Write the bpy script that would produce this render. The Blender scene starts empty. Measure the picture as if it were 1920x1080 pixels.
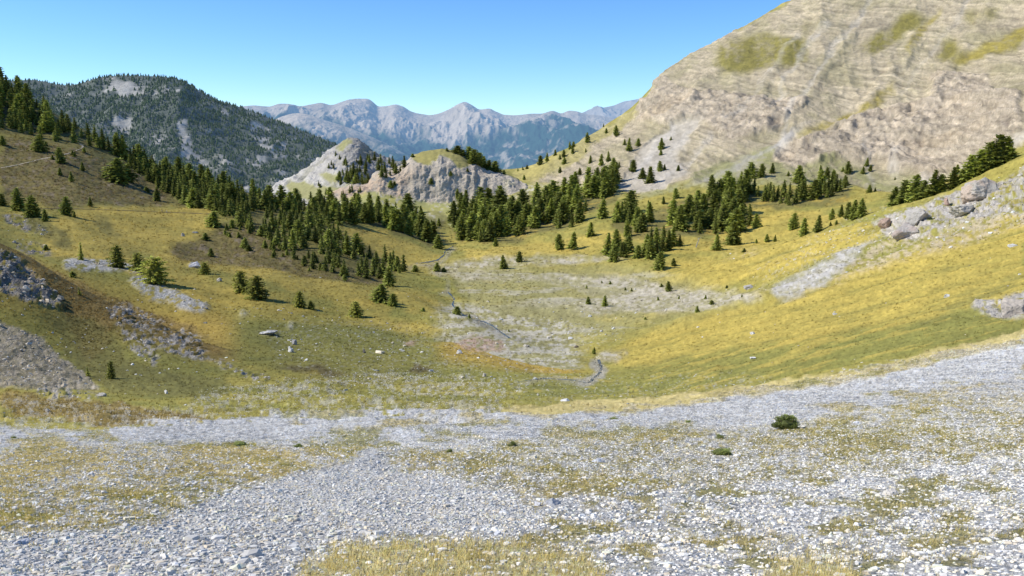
import bpy, math, random
import numpy as np
from mathutils import Vector, Matrix
from mathutils.bvhtree import BVHTree

random.seed(7)
rng = np.random.default_rng(7)
scene = bpy.context.scene
COL = scene.collection
F = 1507.0                      # focal length in pixels of the 1920 wide frame
P = math.radians(10.2)          # camera pitch below the horizon
cP, sP = math.cos(P), math.sin(P)

# ------------------------------------------------------------------ helpers
def world_of(u, v, Y):
    """point at world depth Y seen towards pixel (u, v)"""
    a = (np.asarray(u, float) - 960.0) / F
    b = (540.0 - np.asarray(v, float)) / F
    t = Y / (cP + b * sP)
    return a * t, Y + 0 * t, (b * cP - sP) * t

def pix_of(p):
    x, y, z = p
    d = y * cP - z * sP
    up = y * sP + z * cP
    return 960 + F * x / d, 540 - F * up / d

def _h(ix, iy, iz, seed):
    h = (ix * np.uint32(374761393) + iy * np.uint32(668265263) + iz * np.uint32(2147483647)
         + np.uint32((seed * 974711 + 12345) & 0xffffffff))
    h = (h ^ (h >> np.uint32(13))) * np.uint32(1274126177)
    h = h ^ (h >> np.uint32(16))
    return (h & np.uint32(0xffff)).astype(np.float32) / 65535.0

def vnoise(x, y, z, seed=0):
    x = np.asarray(x, np.float64); y = np.asarray(y, np.float64) + 0 * x; z = np.asarray(z, np.float64) + 0 * x
    fx, fy, fz = np.floor(x), np.floor(y), np.floor(z)
    ix = fx.astype(np.int64).astype(np.uint32); iy = fy.astype(np.int64).astype(np.uint32); iz = fz.astype(np.int64).astype(np.uint32)
    tx, ty, tz = [(q * q * (3 - 2 * q)).astype(np.float32) for q in (x - fx, y - fy, z - fz)]
    o = np.uint32(1)
    c00 = _h(ix, iy, iz, seed) * (1 - tx) + _h(ix + o, iy, iz, seed) * tx
    c10 = _h(ix, iy + o, iz, seed) * (1 - tx) + _h(ix + o, iy + o, iz, seed) * tx
    c01 = _h(ix, iy, iz + o, seed) * (1 - tx) + _h(ix + o, iy, iz + o, seed) * tx
    c11 = _h(ix, iy + o, iz + o, seed) * (1 - tx) + _h(ix + o, iy + o, iz + o, seed) * tx
    return (c00 * (1 - ty) + c10 * ty) * (1 - tz) + (c01 * (1 - ty) + c11 * ty) * tz   # 0..1

def fbm(x, y, z, octs=4, gain=0.5, seed=0, lac=2.03):
    s = 0; a = 1; n = 0
    for o in range(octs):
        s = s + a * (vnoise(x, y, z, seed + o * 17) * 2 - 1); n += a
        x = x * lac + 13.1; y = y * lac + 7.7; z = z * lac + 3.3; a *= gain
    return s / n

def ridged(x, y, z, octs=4, gain=0.5, seed=0):
    s = 0; a = 1; n = 0
    for o in range(octs):
        r = 1 - np.abs(vnoise(x, y, z, seed + o * 31) * 2 - 1)
        s = s + a * r * r; n += a
        x = x * 2.1 + 5.1; y = y * 2.1 + 1.7; z = z * 2.1 + 9.3; a *= gain
    return s / n

def sstep(a, b, x):
    t = np.clip((x - a) / (b - a), 0, 1)
    return t * t * (3 - 2 * t)

def pchip(xk, Yk, xq):
    """monotone cubic along axis 0: xk (n,), Yk (n, m) -> (len(xq), m)"""
    xk = np.asarray(xk, float); Yk = np.asarray(Yk, float)
    if Yk.ndim == 1: Yk = Yk[:, None]
    h = np.diff(xk)[:, None]; d = np.diff(Yk, axis=0) / h
    m = np.zeros_like(Yk)
    w1 = 2 * h[1:] + h[:-1]; w2 = h[1:] + 2 * h[:-1]
    ok = d[:-1] * d[1:] > 0
    with np.errstate(divide='ignore', invalid='ignore'):
        hm = (w1 + w2) / (w1 / d[:-1] + w2 / d[1:])
    m[1:-1] = np.where(ok, hm, 0)
    m[0] = d[0]; m[-1] = d[-1]
    i = np.clip(np.searchsorted(xk, xq) - 1, 0, len(xk) - 2)
    hh = (xk[i + 1] - xk[i])[:, None]
    t = ((np.asarray(xq) - xk[i])[:, None]) / hh
    t2 = t * t; t3 = t2 * t
    return ((2 * t3 - 3 * t2 + 1) * Yk[i] + (t3 - 2 * t2 + t) * hh * m[i]
            + (-2 * t3 + 3 * t2) * Yk[i + 1] + (t3 - t2) * hh * m[i + 1])

def smooth_cols(A, xs, sig):
    """gaussian smoothing of A (rows, cols) across the column positions xs"""
    W = np.exp(-0.5 * ((xs[:, None] - xs[None, :]) / sig) ** 2)
    W /= W.sum(1, keepdims=True)
    return A @ W.T

def set_attr(me, name, arr):
    a = me.color_attributes.new(name=name, type='FLOAT_COLOR', domain='POINT')
    arr = np.asarray(arr, np.float32)
    if arr.shape[1] == 3: arr = np.concatenate([arr, np.ones((len(arr), 1), np.float32)], 1)
    a.data.foreach_set('color', arr.ravel())

def mesh_np(name, verts, faces, mats, smooth=True, attrs=None, mat_index=None):
    me = bpy.data.meshes.new(name)
    n = len(verts); k = faces.shape[1]; nf = len(faces)
    me.vertices.add(n); me.vertices.foreach_set('co', np.ascontiguousarray(verts, np.float32).ravel())
    me.loops.add(nf * k); me.loops.foreach_set('vertex_index', np.ascontiguousarray(faces, np.int32).ravel())
    me.polygons.add(nf)
    me.polygons.foreach_set('loop_start', np.arange(0, nf * k, k, dtype=np.int32))
    me.polygons.foreach_set('loop_total', np.full(nf, k, np.int32))
    me.polygons.foreach_set('use_smooth', np.full(nf, smooth, bool))
    if mat_index is not None: me.polygons.foreach_set('material_index', np.ascontiguousarray(mat_index, np.int32))
    for m in (mats if isinstance(mats, (list, tuple)) else [mats]): me.materials.append(m)
    for an, arr in (attrs or {}).items(): set_attr(me, an, arr)
    me.update(); me.validate(verbose=False)
    return me

def obj(name, me, parent=None, **props):
    o = bpy.data.objects.new(name, me); COL.objects.link(o)
    if parent is not None: o.parent = parent
    for k, v in props.items(): o[k] = v
    return o

def empty(name, loc, rz=0, label=None, category=None, group=None):
    o = bpy.data.objects.new(name, None); COL.objects.link(o)
    o.empty_display_size = 0.3
    o.location = loc; o.rotation_euler = (0, 0, rz)
    if label: o['label'] = label
    if category: o['category'] = category
    if group: o['group'] = group
    return o

def grid_faces(R, C):
    i = np.arange((R - 1) * (C - 1)); r = i // (C - 1); c = i % (C - 1)
    a = r * C + c
    return np.stack([a, a + 1, a + C + 1, a + C], 1)

# ------------------------------------------------------------------ zone maps (drawn once on a coarse map of the slopes)
GU0, GU1, GV0, GV1, GS = -500, 2420, -420, 1800, 4
_gu = np.arange(GU0, GU1, GS) + GS / 2; _gv = np.arange(GV0, GV1, GS) + GS / 2
_GX, _GY = np.meshgrid(_gu, _gv)

def box1(A, r, ax):
    if r < 1: return A
    k = 2 * r + 1
    pad = [(0, 0), (0, 0)]; pad[ax] = (r + 1, r)
    c = np.cumsum(np.pad(A, pad, mode='edge'), axis=ax)
    return (np.take(c, range(k, c.shape[ax]), ax) - np.take(c, range(0, c.shape[ax] - k), ax)) / k

def blur(A, px):
    r = max(1, int(round(px / GS / 1.7)))
    for _ in range(3):
        A = box1(box1(A, r, 0), r, 1)
    return A

def zone(poly, feather=14):
    """poly: one polygon or list of polygons"""
    if not isinstance(poly[0][0], (tuple, list)): poly = [poly]
    M = np.zeros_like(_GX, np.float32)
    for pg in poly:
        ins = np.zeros(_GX.shape, bool)
        n = len(pg)
        for i in range(n):
            x0, y0 = pg[i]; x1, y1 = pg[(i + 1) % n]
            if y0 == y1: continue
            c = ((y0 > _GY) != (y1 > _GY)) & (_GX < (x1 - x0) * (_GY - y0) / (y1 - y0) + x0)
            ins ^= c
        M[ins] = 1
    return blur(M, feather)

def band(pts, w, feather=8):
    """polyline strip of half width w (number or per point)"""
    M = np.zeros_like(_GX, np.float32)
    if not isinstance(w, (list, tuple)): w = [w] * len(pts)
    for (a, b, wa, wb) in zip(pts[:-1], pts[1:], w[:-1], w[1:]):
        ax, ay = a; bx, by = b
        dx, dy = bx - ax, by - ay; L = dx * dx + dy * dy + 1e-6
        t = np.clip(((_GX - ax) * dx + (_GY - ay) * dy) / L, 0, 1)
        d = np.hypot(_GX - ax - t * dx, _GY - ay - t * dy)
        ww = wa + (wb - wa) * t
        M = np.maximum(M, (d < ww).astype(np.float32))
    return blur(M, feather)

def samp(M, u, v):
    x = np.clip((u - GU0) / GS - 0.5, 0, M.shape[1] - 1.001); y = np.clip((v - GV0) / GS - 0.5, 0, M.shape[0] - 1.001)
    i = x.astype(int); j = y.astype(int); fx = x - i; fy = y - j
    return (M[j, i] * (1 - fx) + M[j, i + 1] * fx) * (1 - fy) + (M[j + 1, i] * (1 - fx) + M[j + 1, i + 1] * fx) * fy

# ------------------------------------------------------------------ materials
def new_mat(name):
    m = bpy.data.materials.new(name); m.use_nodes = True
    nt = m.node_tree; nt.nodes.clear()
    return m, nt, nt.nodes, nt.links

def N(nt, typ, **kw):
    n = nt.nodes.new(typ)
    for k, v in kw.items():
        if hasattr(n, k): setattr(n, k, v)
        else: n.inputs[k].default_value = v
    return n

def mixc(nt, fac, a, b, mode='MIX'):
    n = nt.nodes.new('ShaderNodeMix'); n.data_type = 'RGBA'; n.blend_type = mode
    for idx, s in ((0, fac), (6, a), (7, b)):
        if isinstance(s, (int, float)): n.inputs[idx].default_value = s
        elif isinstance(s, (tuple, list)): n.inputs[idx].default_value = (*s, 1)
        else: nt.links.new(s, n.inputs[idx])
    return n.outputs[2]

def mathn(nt, op, a, b=0.0, c=None, clamp=False):
    n = nt.nodes.new('ShaderNodeMath'); n.operation = op; n.use_clamp = clamp
    for i, s in enumerate((a, b) if c is None else (a, b, c)):
        if isinstance(s, (int, float)): n.inputs[i].default_value = s
        else: nt.links.new(s, n.inputs[i])
    return n.outputs[0]

def ground_material(name, scales=((1.2, 8), (0.09, 6)), vary=0.5, bump=0.7, haze=(0.25, 0.42, 0.75)):
    """Col.rgb albedo; Sur.r rockiness, Sur.g haze amount"""
    m, nt, nd, lk = new_mat(name)
    col = N(nt, 'ShaderNodeAttribute', attribute_name='Col')
    sur = N(nt, 'ShaderNodeAttribute', attribute_name='Sur')
    sep = nd.new('ShaderNodeSeparateColor'); lk.new(sur.outputs['Color'], sep.inputs[0])
    geo = nd.new('ShaderNodeNewGeometry')
    n1 = N(nt, 'ShaderNodeTexNoise'); n1.inputs['Scale'].default_value = scales[0][0]; n1.inputs['Detail'].default_value = scales[0][1]; n1.inputs['Roughness'].default_value = 0.68
    n2 = N(nt, 'ShaderNodeTexNoise'); n2.inputs['Scale'].default_value = scales[1][0]; n2.inputs['Detail'].default_value = scales[1][1]; n2.inputs['Roughness'].default_value = 0.7
    for n in (n1, n2): lk.new(geo.outputs['Position'], n.inputs['Vector'])
    k1 = mathn(nt, 'MULTIPLY_ADD', n1.outputs[0], vary * 1.6, 1 - vary * 0.8)
    k2 = mathn(nt, 'MULTIPLY_ADD', n2.outputs[0], vary * 1.1, 1 - vary * 0.55)
    kk = mathn(nt, 'MULTIPLY', k1, k2)
    dt = nd.new('ShaderNodeVectorMath'); dt.operation = 'DOT_PRODUCT'; dt.inputs[1].default_value = (.36, -.08, 1); lk.new(geo.outputs['Position'], dt.inputs[0])
    wv = N(nt, 'ShaderNodeTexNoise'); wv.inputs['Scale'].default_value = .007; wv.inputs['Detail'].default_value = 4; lk.new(geo.outputs['Position'], wv.inputs['Vector'])
    sx = nd.new('ShaderNodeSeparateXYZ'); lk.new(geo.outputs['Position'], sx.inputs[0])
    mp = nd.new('ShaderNodeCombineXYZ'); lk.new(mathn(nt, 'MULTIPLY', sx.outputs[0], .022), mp.inputs[0]); lk.new(mathn(nt, 'MULTIPLY', sx.outputs[1], .02), mp.inputs[1])
    lk.new(mathn(nt, 'MULTIPLY', mathn(nt, 'MULTIPLY_ADD', wv.outputs[0], 95.0, dt.outputs['Value']), .26), mp.inputs[2])
    n3 = N(nt, 'ShaderNodeTexNoise'); n3.inputs['Scale'].default_value = 1.0; n3.inputs['Detail'].default_value = 9; n3.inputs['Roughness'].default_value = .72; n3.inputs['Distortion'].default_value = .25
    lk.new(mp.outputs[0], n3.inputs['Vector'])
    b3 = mathn(nt, 'MULTIPLY_ADD', n3.outputs[0], 3.4, -1.2, True)
    k3 = mathn(nt, 'MULTIPLY_ADD', mathn(nt, 'MULTIPLY', mathn(nt, 'SUBTRACT', b3, .55), sep.outputs[2]), .36, 1.0)
    kk = mathn(nt, 'MULTIPLY', kk, k3)
    vo = nd.new('ShaderNodeTexVoronoi'); vo.feature = 'DISTANCE_TO_EDGE'; vo.inputs['Scale'].default_value = 1.0
    vx = nd.new('ShaderNodeCombineXYZ'); wv2 = mathn(nt, 'MULTIPLY_ADD', n2.outputs[0], 5.0, 0.0)
    lk.new(mathn(nt, 'MULTIPLY_ADD', sx.outputs[0], .055, wv2), vx.inputs[0]); lk.new(mathn(nt, 'MULTIPLY', sx.outputs[1], .03), vx.inputs[1])
    lk.new(mathn(nt, 'MULTIPLY_ADD', mathn(nt, 'MULTIPLY_ADD', wv.outputs[0], 95.0, dt.outputs['Value']), .13, wv2), vx.inputs[2]); lk.new(vx.outputs[0], vo.inputs['Vector'])
    cr = mathn(nt, 'MULTIPLY', mathn(nt, 'SUBTRACT', 1.0, mathn(nt, 'MULTIPLY', vo.outputs['Distance'], 14.0, clamp=True)), sep.outputs[2])
    cr = mathn(nt, 'MULTIPLY', cr, mathn(nt, 'MULTIPLY_ADD', n1.outputs[0], 3.0, -1.1, True))
    kk = mathn(nt, 'MULTIPLY', kk, mathn(nt, 'MULTIPLY_ADD', cr, -.6, 1.0))
    comb = nd.new('ShaderNodeCombineColor')
    for i in range(3): lk.new(kk, comb.inputs[i])
    c = mixc(nt, 1.0, col.outputs['Color'], comb.outputs[0], 'MULTIPLY')
    bs = nd.new('ShaderNodeBsdfPrincipled'); bs.inputs['Roughness'].default_value = 0.95
    bs.inputs['Specular IOR Level'].default_value = 0.1
    lk.new(c, bs.inputs['Base Color'])
    hsum = mathn(nt, 'ADD', mathn(nt, 'MULTIPLY', n1.outputs[0], 1.0), mathn(nt, 'MULTIPLY', n2.outputs[0], 5.0))
    hsum = mathn(nt, 'ADD', hsum, mathn(nt, 'MULTIPLY', mathn(nt, 'MULTIPLY', n3.outputs[0], sep.outputs[2]), 5.0))
    bp = nd.new('ShaderNodeBump'); bp.inputs['Distance'].default_value = bump
    lk.new(hsum, bp.inputs['Height']); lk.new(mathn(nt, 'MULTIPLY_ADD', sep.outputs[0], 0.8, 0.2), bp.inputs['Strength'])
    lk.new(bp.outputs[0], bs.inputs['Normal'])
    out = nd.new('ShaderNodeOutputMaterial')
    em = nd.new('ShaderNodeEmission'); em.inputs[0].default_value = (*haze, 1); em.inputs[1].default_value = 1.0  # air haze baked into the surface as a flat blue glow
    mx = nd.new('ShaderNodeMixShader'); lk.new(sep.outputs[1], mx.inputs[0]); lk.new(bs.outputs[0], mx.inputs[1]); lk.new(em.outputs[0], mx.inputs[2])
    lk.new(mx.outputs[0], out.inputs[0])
    return m

def simple_mat(name, col, rough=0.9, vary=0.3, scale=6.0, bump=0.0, attr=None, spec=0.2, transl=0.0, haze=0.0, objvary=0.0, hazec=(0.25, 0.42, 0.75)):
    m, nt, nd, lk = new_mat(name)
    bs = nd.new('ShaderNodeBsdfPrincipled'); bs.inputs['Roughness'].default_value = rough
    bs.inputs['Specular IOR Level'].default_value = spec
    geo = nd.new('ShaderNodeTexCoord')
    no = N(nt, 'ShaderNodeTexNoise'); no.inputs['Scale'].default_value = scale; no.inputs['Detail'].default_value = 5
    lk.new(geo.outputs['Object'], no.inputs['Vector'])
    if attr:
        a = N(nt, 'ShaderNodeAttribute', attribute_name=attr); base = a.outputs['Color']
        base = mixc(nt, 1.0, base, col, 'MULTIPLY')
    else:
        rgb = nd.new('ShaderNodeRGB'); rgb.outputs[0].default_value = (*col, 1); base = rgb.outputs[0]
    k = mathn(nt, 'MULTIPLY_ADD', no.outputs[0], vary * 2, 1 - vary)
    if objvary:
        oi = nd.new('ShaderNodeObjectInfo')
        k = mathn(nt, 'MULTIPLY', k, mathn(nt, 'MULTIPLY_ADD', oi.outputs['Random'], objvary * 2, 1 - objvary))
    comb = nd.new('ShaderNodeCombineColor')
    for i in range(3): lk.new(k, comb.inputs[i])
    c = mixc(nt, 1.0, base, comb.outputs[0], 'MULTIPLY')
    lk.new(c, bs.inputs['Base Color'])
    if bump:
        bp = nd.new('ShaderNodeBump'); bp.inputs['Distance'].default_value = bump; lk.new(no.outputs[0], bp.inputs['Height']); lk.new(bp.outputs[0], bs.inputs['Normal'])
    sh = bs.outputs[0]
    if transl:
        tr = nd.new('ShaderNodeBsdfTranslucent'); lk.new(c, tr.inputs[0])
        mx = nd.new('ShaderNodeMixShader'); mx.inputs[0].default_value = transl
        lk.new(sh, mx.inputs[1]); lk.new(tr.outputs[0], mx.inputs[2]); sh = mx.outputs[0]
    if haze:
        em = nd.new('ShaderNodeEmission'); em.inputs[0].default_value = (*hazec, 1)  # air haze put into the material as a constant bluish glow
        mx = nd.new('ShaderNodeMixShader'); mx.inputs[0].default_value = haze
        lk.new(sh, mx.inputs[1]); lk.new(em.outputs[0], mx.inputs[2]); sh = mx.outputs[0]
    out = nd.new('ShaderNodeOutputMaterial'); lk.new(sh, out.inputs[0])
    return m

# ------------------------------------------------------------------ lofted slopes
def loft(cols, uq, nrows, sig=22):
    """cols: {u: [(v, Y), ...]} -> U, V, Yd arrays (rows, cols)"""
    us = sorted(cols); K = len(cols[us[0]])
    for u in us: assert len(cols[u]) == K, (u, len(cols[u]), K)
    Vk = np.array([[c[0] for c in cols[u]] for u in us], float)
    Lk = np.log(np.array([[c[1] for c in cols[u]] for u in us], float))
    uqc = np.clip(uq, us[0], us[-1])
    V = pchip(us, Vk, uqc).T; L = pchip(us, Lk, uqc).T          # (K, ncol)
    V = smooth_cols(V, uq, sig); L = smooth_cols(L, uq, sig)
    s = []
    for i, n in enumerate(nrows): s += list(i + np.arange(n) / n)
    s.append(K - 1); s = np.array(s)
    Vf = pchip(np.arange(K), V, s); Lf = pchip(np.arange(K), L, s)
    U = np.broadcast_to(uq, Vf.shape); globals()['S_'] = np.broadcast_to(s[:, None], Vf.shape)
    return U, Vf, np.exp(Lf)

def grid_normals(Pg):
    dr = np.gradient(Pg, axis=0); dc = np.gradient(Pg, axis=1)
    n = np.cross(dc, dr); n /= np.linalg.norm(n, axis=2, keepdims=True) + 1e-9
    n[n[..., 2] < 0] *= -1
    return n

MAIN = {
 -300: [(1700,1.2),(1080,5.2),(950,9),(870,15),(800,32),(750,60),(690,90),(600,120),(380,170),(385,230),(350,300),(300,380),(230,480),(170,560),(100,640),(35,720),(90,900)],
 0:    [(1700,1.2),(1080,5.4),(950,9.5),(870,16),(812,31),(770,52),(722,85),(630,128),(458,168),(492,200),(446,290),(400,390),(340,470),(280,550),(222,630),(152,720),(190,900)],
 150:  [(1700,1.2),(1080,5.4),(950,9.5),(868,16),(812,31),(772,53),(735,85),(668,130),(538,168),(560,195),(505,240),(440,330),(380,450),(320,540),(270,620),(238,690),(270,860)],
 300:  [(1700,1.2),(1080,5.4),(950,9.5),(862,17),(812,31),(775,54),(745,84),(690,120),(610,165),(624,188),(545,235),(470,320),(410,450),(375,540),(345,600),(320,670),(350,850)],
 450:  [(1700,1.2),(1080,5.4),(950,9.5),(855,18),(806,31),(770,57),(737,90),(700,120),(660,150),(620,185),(560,235),(500,310),(440,410),(400,500),(375,580),(362,650),(385,850)],
 600:  [(1700,1.2),(1080,5.4),(950,9.5),(850,18),(800,32),(765,60),(730,95),(690,130),(645,172),(605,212),(560,258),(500,335),(450,410),(415,510),(398,600),(392,690),(420,850)],
 720:  [(1700,1.2),(1080,5.4),(950,9.5),(850,18),(800,32),(760,62),(730,97),(690,135),(640,185),(592,232),(568,262),(525,335),(478,445),(440,545),(412,640),(403,730),(430,880)],
 850:  [(1700,1.2),(1080,5.4),(950,9.5),(850,18),(795,33),(755,68),(730,100),(700,135),(640,195),(590,242),(592,272),(540,350),(485,475),(455,590),(425,720),(395,860),(410,1000)],
 900:  [(1700,1.2),(1080,5.4),(950,9.5),(850,18),(795,33),(753,69),(730,100),(702,133),(655,185),(608,232),(606,262),(550,338),(488,465),(448,590),(400,790),(318,1010),(340,1200)],
 960:  [(1700,1.2),(1080,5.4),(950,9.5),(850,18),(792,33),(752,70),(731,100),(705,130),(672,175),(633,220),(628,250),(560,325),(490,460),(440,590),(380,780),(319,1050),(350,1300)],
 1060: [(1700,1.2),(1080,5.4),(950,9.5),(850,18),(790,33),(750,72),(733,98),(713,132),(695,155),(661,195),(653,235),(560,330),(490,455),(430,580),(350,800),(280,1080),(300,1350)],
 1120: [(1700,1.2),(1080,5.4),(950,9.5),(850,18),(790,33),(750,72),(731,102),(712,138),(692,165),(658,205),(642,238),(560,330),(480,460),(420,570),(330,800),(245,1120),(270,1400)],
 1200: [(1700,1.2),(1080,5.4),(950,9.5),(850,18),(790,32),(750,64),(730,95),(702,138),(665,185),(630,230),(600,275),(550,345),(480,445),(410,580),(300,820),(190,1150),(210,1400)],
 1240: [(1700,1.2),(1080,5.4),(950,9.5),(850,18),(790,31),(752,58),(729,88),(699,130),(658,182),(618,232),(588,285),(535,360),(477,435),(405,582),(290,815),(138,1155),(160,1400)],
 1350: [(1700,1.2),(1080,5.4),(950,9.5),(850,18),(790,30),(755,48),(725,75),(690,115),(640,175),(590,240),(555,310),(490,390),(465,450),(390,590),(270,790),(76,1170),(100,1400)],
 1500: [(1700,1.2),(1080,5.4),(950,9.5),(850,18),(785,29),(745,45),(705,70),(660,110),(600,170),(550,230),(500,300),(447,370),(440,440),(370,590),(230,800),(-12,1170),(10,1400)],
 1600: [(1700,1.2),(1080,5.4),(950,9.5),(850,18),(780,28),(735,44),(690,68),(640,105),(580,165),(530,220),(470,290),(412,350),(405,440),(350,600),(200,820),(-70,1170),(-50,1400)],
 1750: [(1700,1.2),(1080,5.4),(950,9.3),(845,18),(770,27),(720,42),(670,62),(610,95),(550,140),(500,190),(440,240),(372,310),(372,420),(343,570),(180,800),(-150,1170),(-120,1400)],
 1920: [(1700,1.2),(1080,5.4),(940,9.3),(840,17),(760,26),(705,40),(645,58),(590,88),(530,125),(460,180),(380,235),(292,300),(287,420),(258,520),(120,760),(-230,1150),(-200,1400)],
 2220: [(1700,1.2),(1080,5.2),(935,9),(830,17),(745,25),(690,38),(610,54),(540,82),(460,115),(380,165),(280,220),(180,280),(170,380),(130,500),(0,740),(-400,1100),(-350,1400)],
}
uq = np.arange(-260, 2181, 2.4)
left = -260 - np.cumsum(2.4 * 1.12 ** np.arange(1, 40)); right = 2180 + np.cumsum(2.4 * 1.12 ** np.arange(1, 40))
uq = np.concatenate([left[left > -1600][::-1], uq, right[right < 3500]])
rows = [110, 95, 72, 52, 40, 38, 46, 64, 46, 50, 62, 56, 56, 100, 260, 14]
U, V, YD = loft(MAIN, uq, rows)
X, Y, Z = world_of(U, V, YD)
Pg = np.stack([X, Y, Z], 2)

# --- zones of the main sheet
zz = {}
zz['goldL'] = zone([[(120,400),(200,440),(300,500),(420,545),(600,590),(760,600),(900,615),(1040,655),(900,640),(760,620),(600,600),(480,585),(350,560),(200,500),(60,470)],
                    [(130,430),(300,400),(400,392),(420,430),(330,455),(280,490),(500,540),(560,560),(740,590),(700,555),(640,540),(560,520),(450,500),(330,480),(200,440)]], 12)
zz['goldM'] = zone([[(120,395),(300,388),(400,398),(420,425),(330,445),(280,465),(200,440)],
                    [(640,430),(700,425),(760,455),(830,480),(810,500),(760,500),(700,480)],
                    [(560,425),(600,410),(640,420),(640,440)],
                    [(720,560),(760,550),(840,570),(830,590),(760,590)],
                    [(860,470),(1000,452),(1180,430),(1180,470),(1000,480),(880,490)],
                    [(1160,430),(1260,440),(1330,455),(1400,385),(1560,395),(1600,410),(1500,440),(1400,470),(1250,480)]], 10)
zz['goldR'] = zone([[(1130,660),(1250,610),(1420,570),(1600,520),(1920,400),(1920,560),(1700,610),(1400,660),(1180,690)],
                    [(1190,540),(1250,495),(1400,465),(1640,415),(1660,450),(1450,530),(1300,545)],
                    [(960,318),(1010,300),(1100,275),(1130,300),(1020,325),(1000,345)]], 14)
zz['greenL'] = zone([[(340,560),(480,600),(640,620),(800,655),(1000,670),(1100,690),(960,712),(700,705),(500,690),(380,650)],
                     [(0,470),(120,600),(230,720),(420,740),(420,700),(300,640),(150,560)],
                     [(1130,700),(1300,665),(1920,560),(1920,620),(1600,685),(1300,730),(1150,740),(950,745),(1000,720)],
                     [(620,600),(760,620),(760,640),(620,620)]], 16)
zz['greyg'] = zone([[(800,488),(900,505),(1180,505),(1250,520),(1430,560),(1250,600),(1100,640),(1000,640),(940,610),(890,580),(858,545),(850,520)]], 22)
zz['plainGr'] = zone([[(770,497),(850,489),(1000,482),(1150,478),(1180,490),(980,498),(860,505)],
                      [(800,505),(870,514),(950,510),(1060,518),(1200,520),(1260,540),(1400,550),(1430,562),(1300,580),(1180,560),(1000,524),(860,522)],
                      [(960,565),(1200,556),(1380,572),(1280,585),(1100,592),(970,600)],
                      [(860,575),(900,570),(1000,610),(980,640),(930,615)],
                      [(1130,655),(1180,650),(1160,670),(1120,672)]], 7)
zz['brownL'] = zone([[(0,250),(120,270),(220,300),(320,350),(330,385),(120,388),(0,380)],
                     [(290,470),(420,425),(520,430),(620,490),(760,520),(700,535),(560,525),(430,500),(330,490)]], 14)
zz['forest'] = zone([[(-300,20),(0,150),(200,260),(320,300),(470,360),(560,385),(600,390),(640,400),(620,430),(760,500),(700,525),(600,510),(520,460),(420,400),(330,385),(280,330),(230,300),(100,265),(-300,180)],
                     [(600,385),(700,390),(840,420),(815,462),(740,442),(660,400)],
                     [(840,380),(1060,350),(1150,335),(1160,370),(1060,420),(960,450),(860,455)],
                     [(1130,420),(1260,390),(1330,370),(1600,350),(1590,380),(1400,390),(1410,430),(1290,450),(1190,450)]], 10)
# scree & stones
zz['scree'] = zone([[(-500,800),(0,795),(180,806),(330,795),(480,775),(640,770),(800,768),(930,772),(1040,778),(1200,768),(1350,742),(1600,698),(1780,664),(1920,636),(2420,520),(2420,1800),(-500,1800)]], 9)
zz['straw'] = zone([[(900,765),(1200,750),(1400,725),(1640,690),(1920,620),(2300,540),(2300,560),(1920,642),(1650,706),(1400,745),(1200,770),(1000,780)]], 7)
zz['grassA'] = zone([[(0,835),(200,830),(470,825),(560,838),(680,842),(700,850),(520,905),(400,935),(300,985),(150,1000),(-200,1010),(-300,850)]], 12)
zz['grassB'] = zone([[(690,850),(820,838),(1000,822),(1200,810),(1500,790),(1700,760),(1920,720),(2100,700),(2100,800),(1920,850),(1700,880),(1500,905),(1300,915),(1100,930),(980,940),(880,905),(760,880)]], 16)
zz['grassC'] = zone([[(560,1150),(560,1060),(640,1022),(780,1008),(960,1015),(1080,1030),(1150,1060),(1100,1150)],
                     [(1400,1150),(1440,1060),(1560,1040),(1620,1090),(1600,1150)]], 14)
zz['sc_core'] = zone([[(690,842),(720,850),(760,890),(880,920),(1000,950),(1000,985),(800,995),(640,1010),(540,1050),(500,1200),(-200,1200),(-100,1040),(160,985),(330,960),(500,905),(600,870)],
                      [(180,800),(330,792),(480,778),(560,790),(480,830),(340,838),(250,830)],
                      [(1150,790),(1350,750),(1600,712),(1920,650),(1920,690),(1600,745),(1400,780),(1200,800)]], 10)
zz['midstone'] = zone([[(380,735),(520,715),(700,695),(900,705),(1010,720),(930,745),(1000,765),(860,790),(600,790),(450,780),(360,765)],
                       [(0,745),(200,760),(400,770),(400,800),(0,800)]], 14)
zz['dotstone'] = zone([[(500,600),(700,600),(900,630),(1060,665),(1100,700),(900,715),(650,710),(500,680)],
                       [(1000,700),(1400,700),(1500,720),(1200,755),(950,750)],
                       [(950,590),(1200,620),(1100,660),(1000,650)],
                       [(1600,400),(1920,360),(1920,420),(1700,470),(1500,520),(1380,540)]], 14)
zz['rockL'] = zone([[(-300,430),(0,465),(60,500),(110,560),(115,585),(60,575),(0,540),(-300,520)],
                    [(0,405),(60,415),(105,440),(80,445),(20,425)],
                    [(10,440),(110,470),(50,475)]], 8)
zz['dkL'] = zone([[(60,585),(180,600),(240,680),(330,700),(420,715),(460,735),(380,748),(200,735),(120,650)], [(30,400),(100,420),(160,455),(130,470),(60,440)], [(150,395),(200,410),(240,450),(200,440)]], 14)
zz['screeL'] = zone([[(-300,560),(0,595),(70,630),(150,690),(190,730),(100,735),(0,728),(-300,730)]], 10)
zz['ribL'] = zone([[(195,570),(250,572),(300,600),(380,632),(370,655),(300,640),(290,690),(240,650),(200,600)],
                   [(290,635),(350,650),(400,668),(380,675),(320,668)],
                   [(390,670),(440,690),(520,712),(480,716),(410,690)],
                   [(20,725),(150,735),(200,745),(120,750)]], 6)
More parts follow.
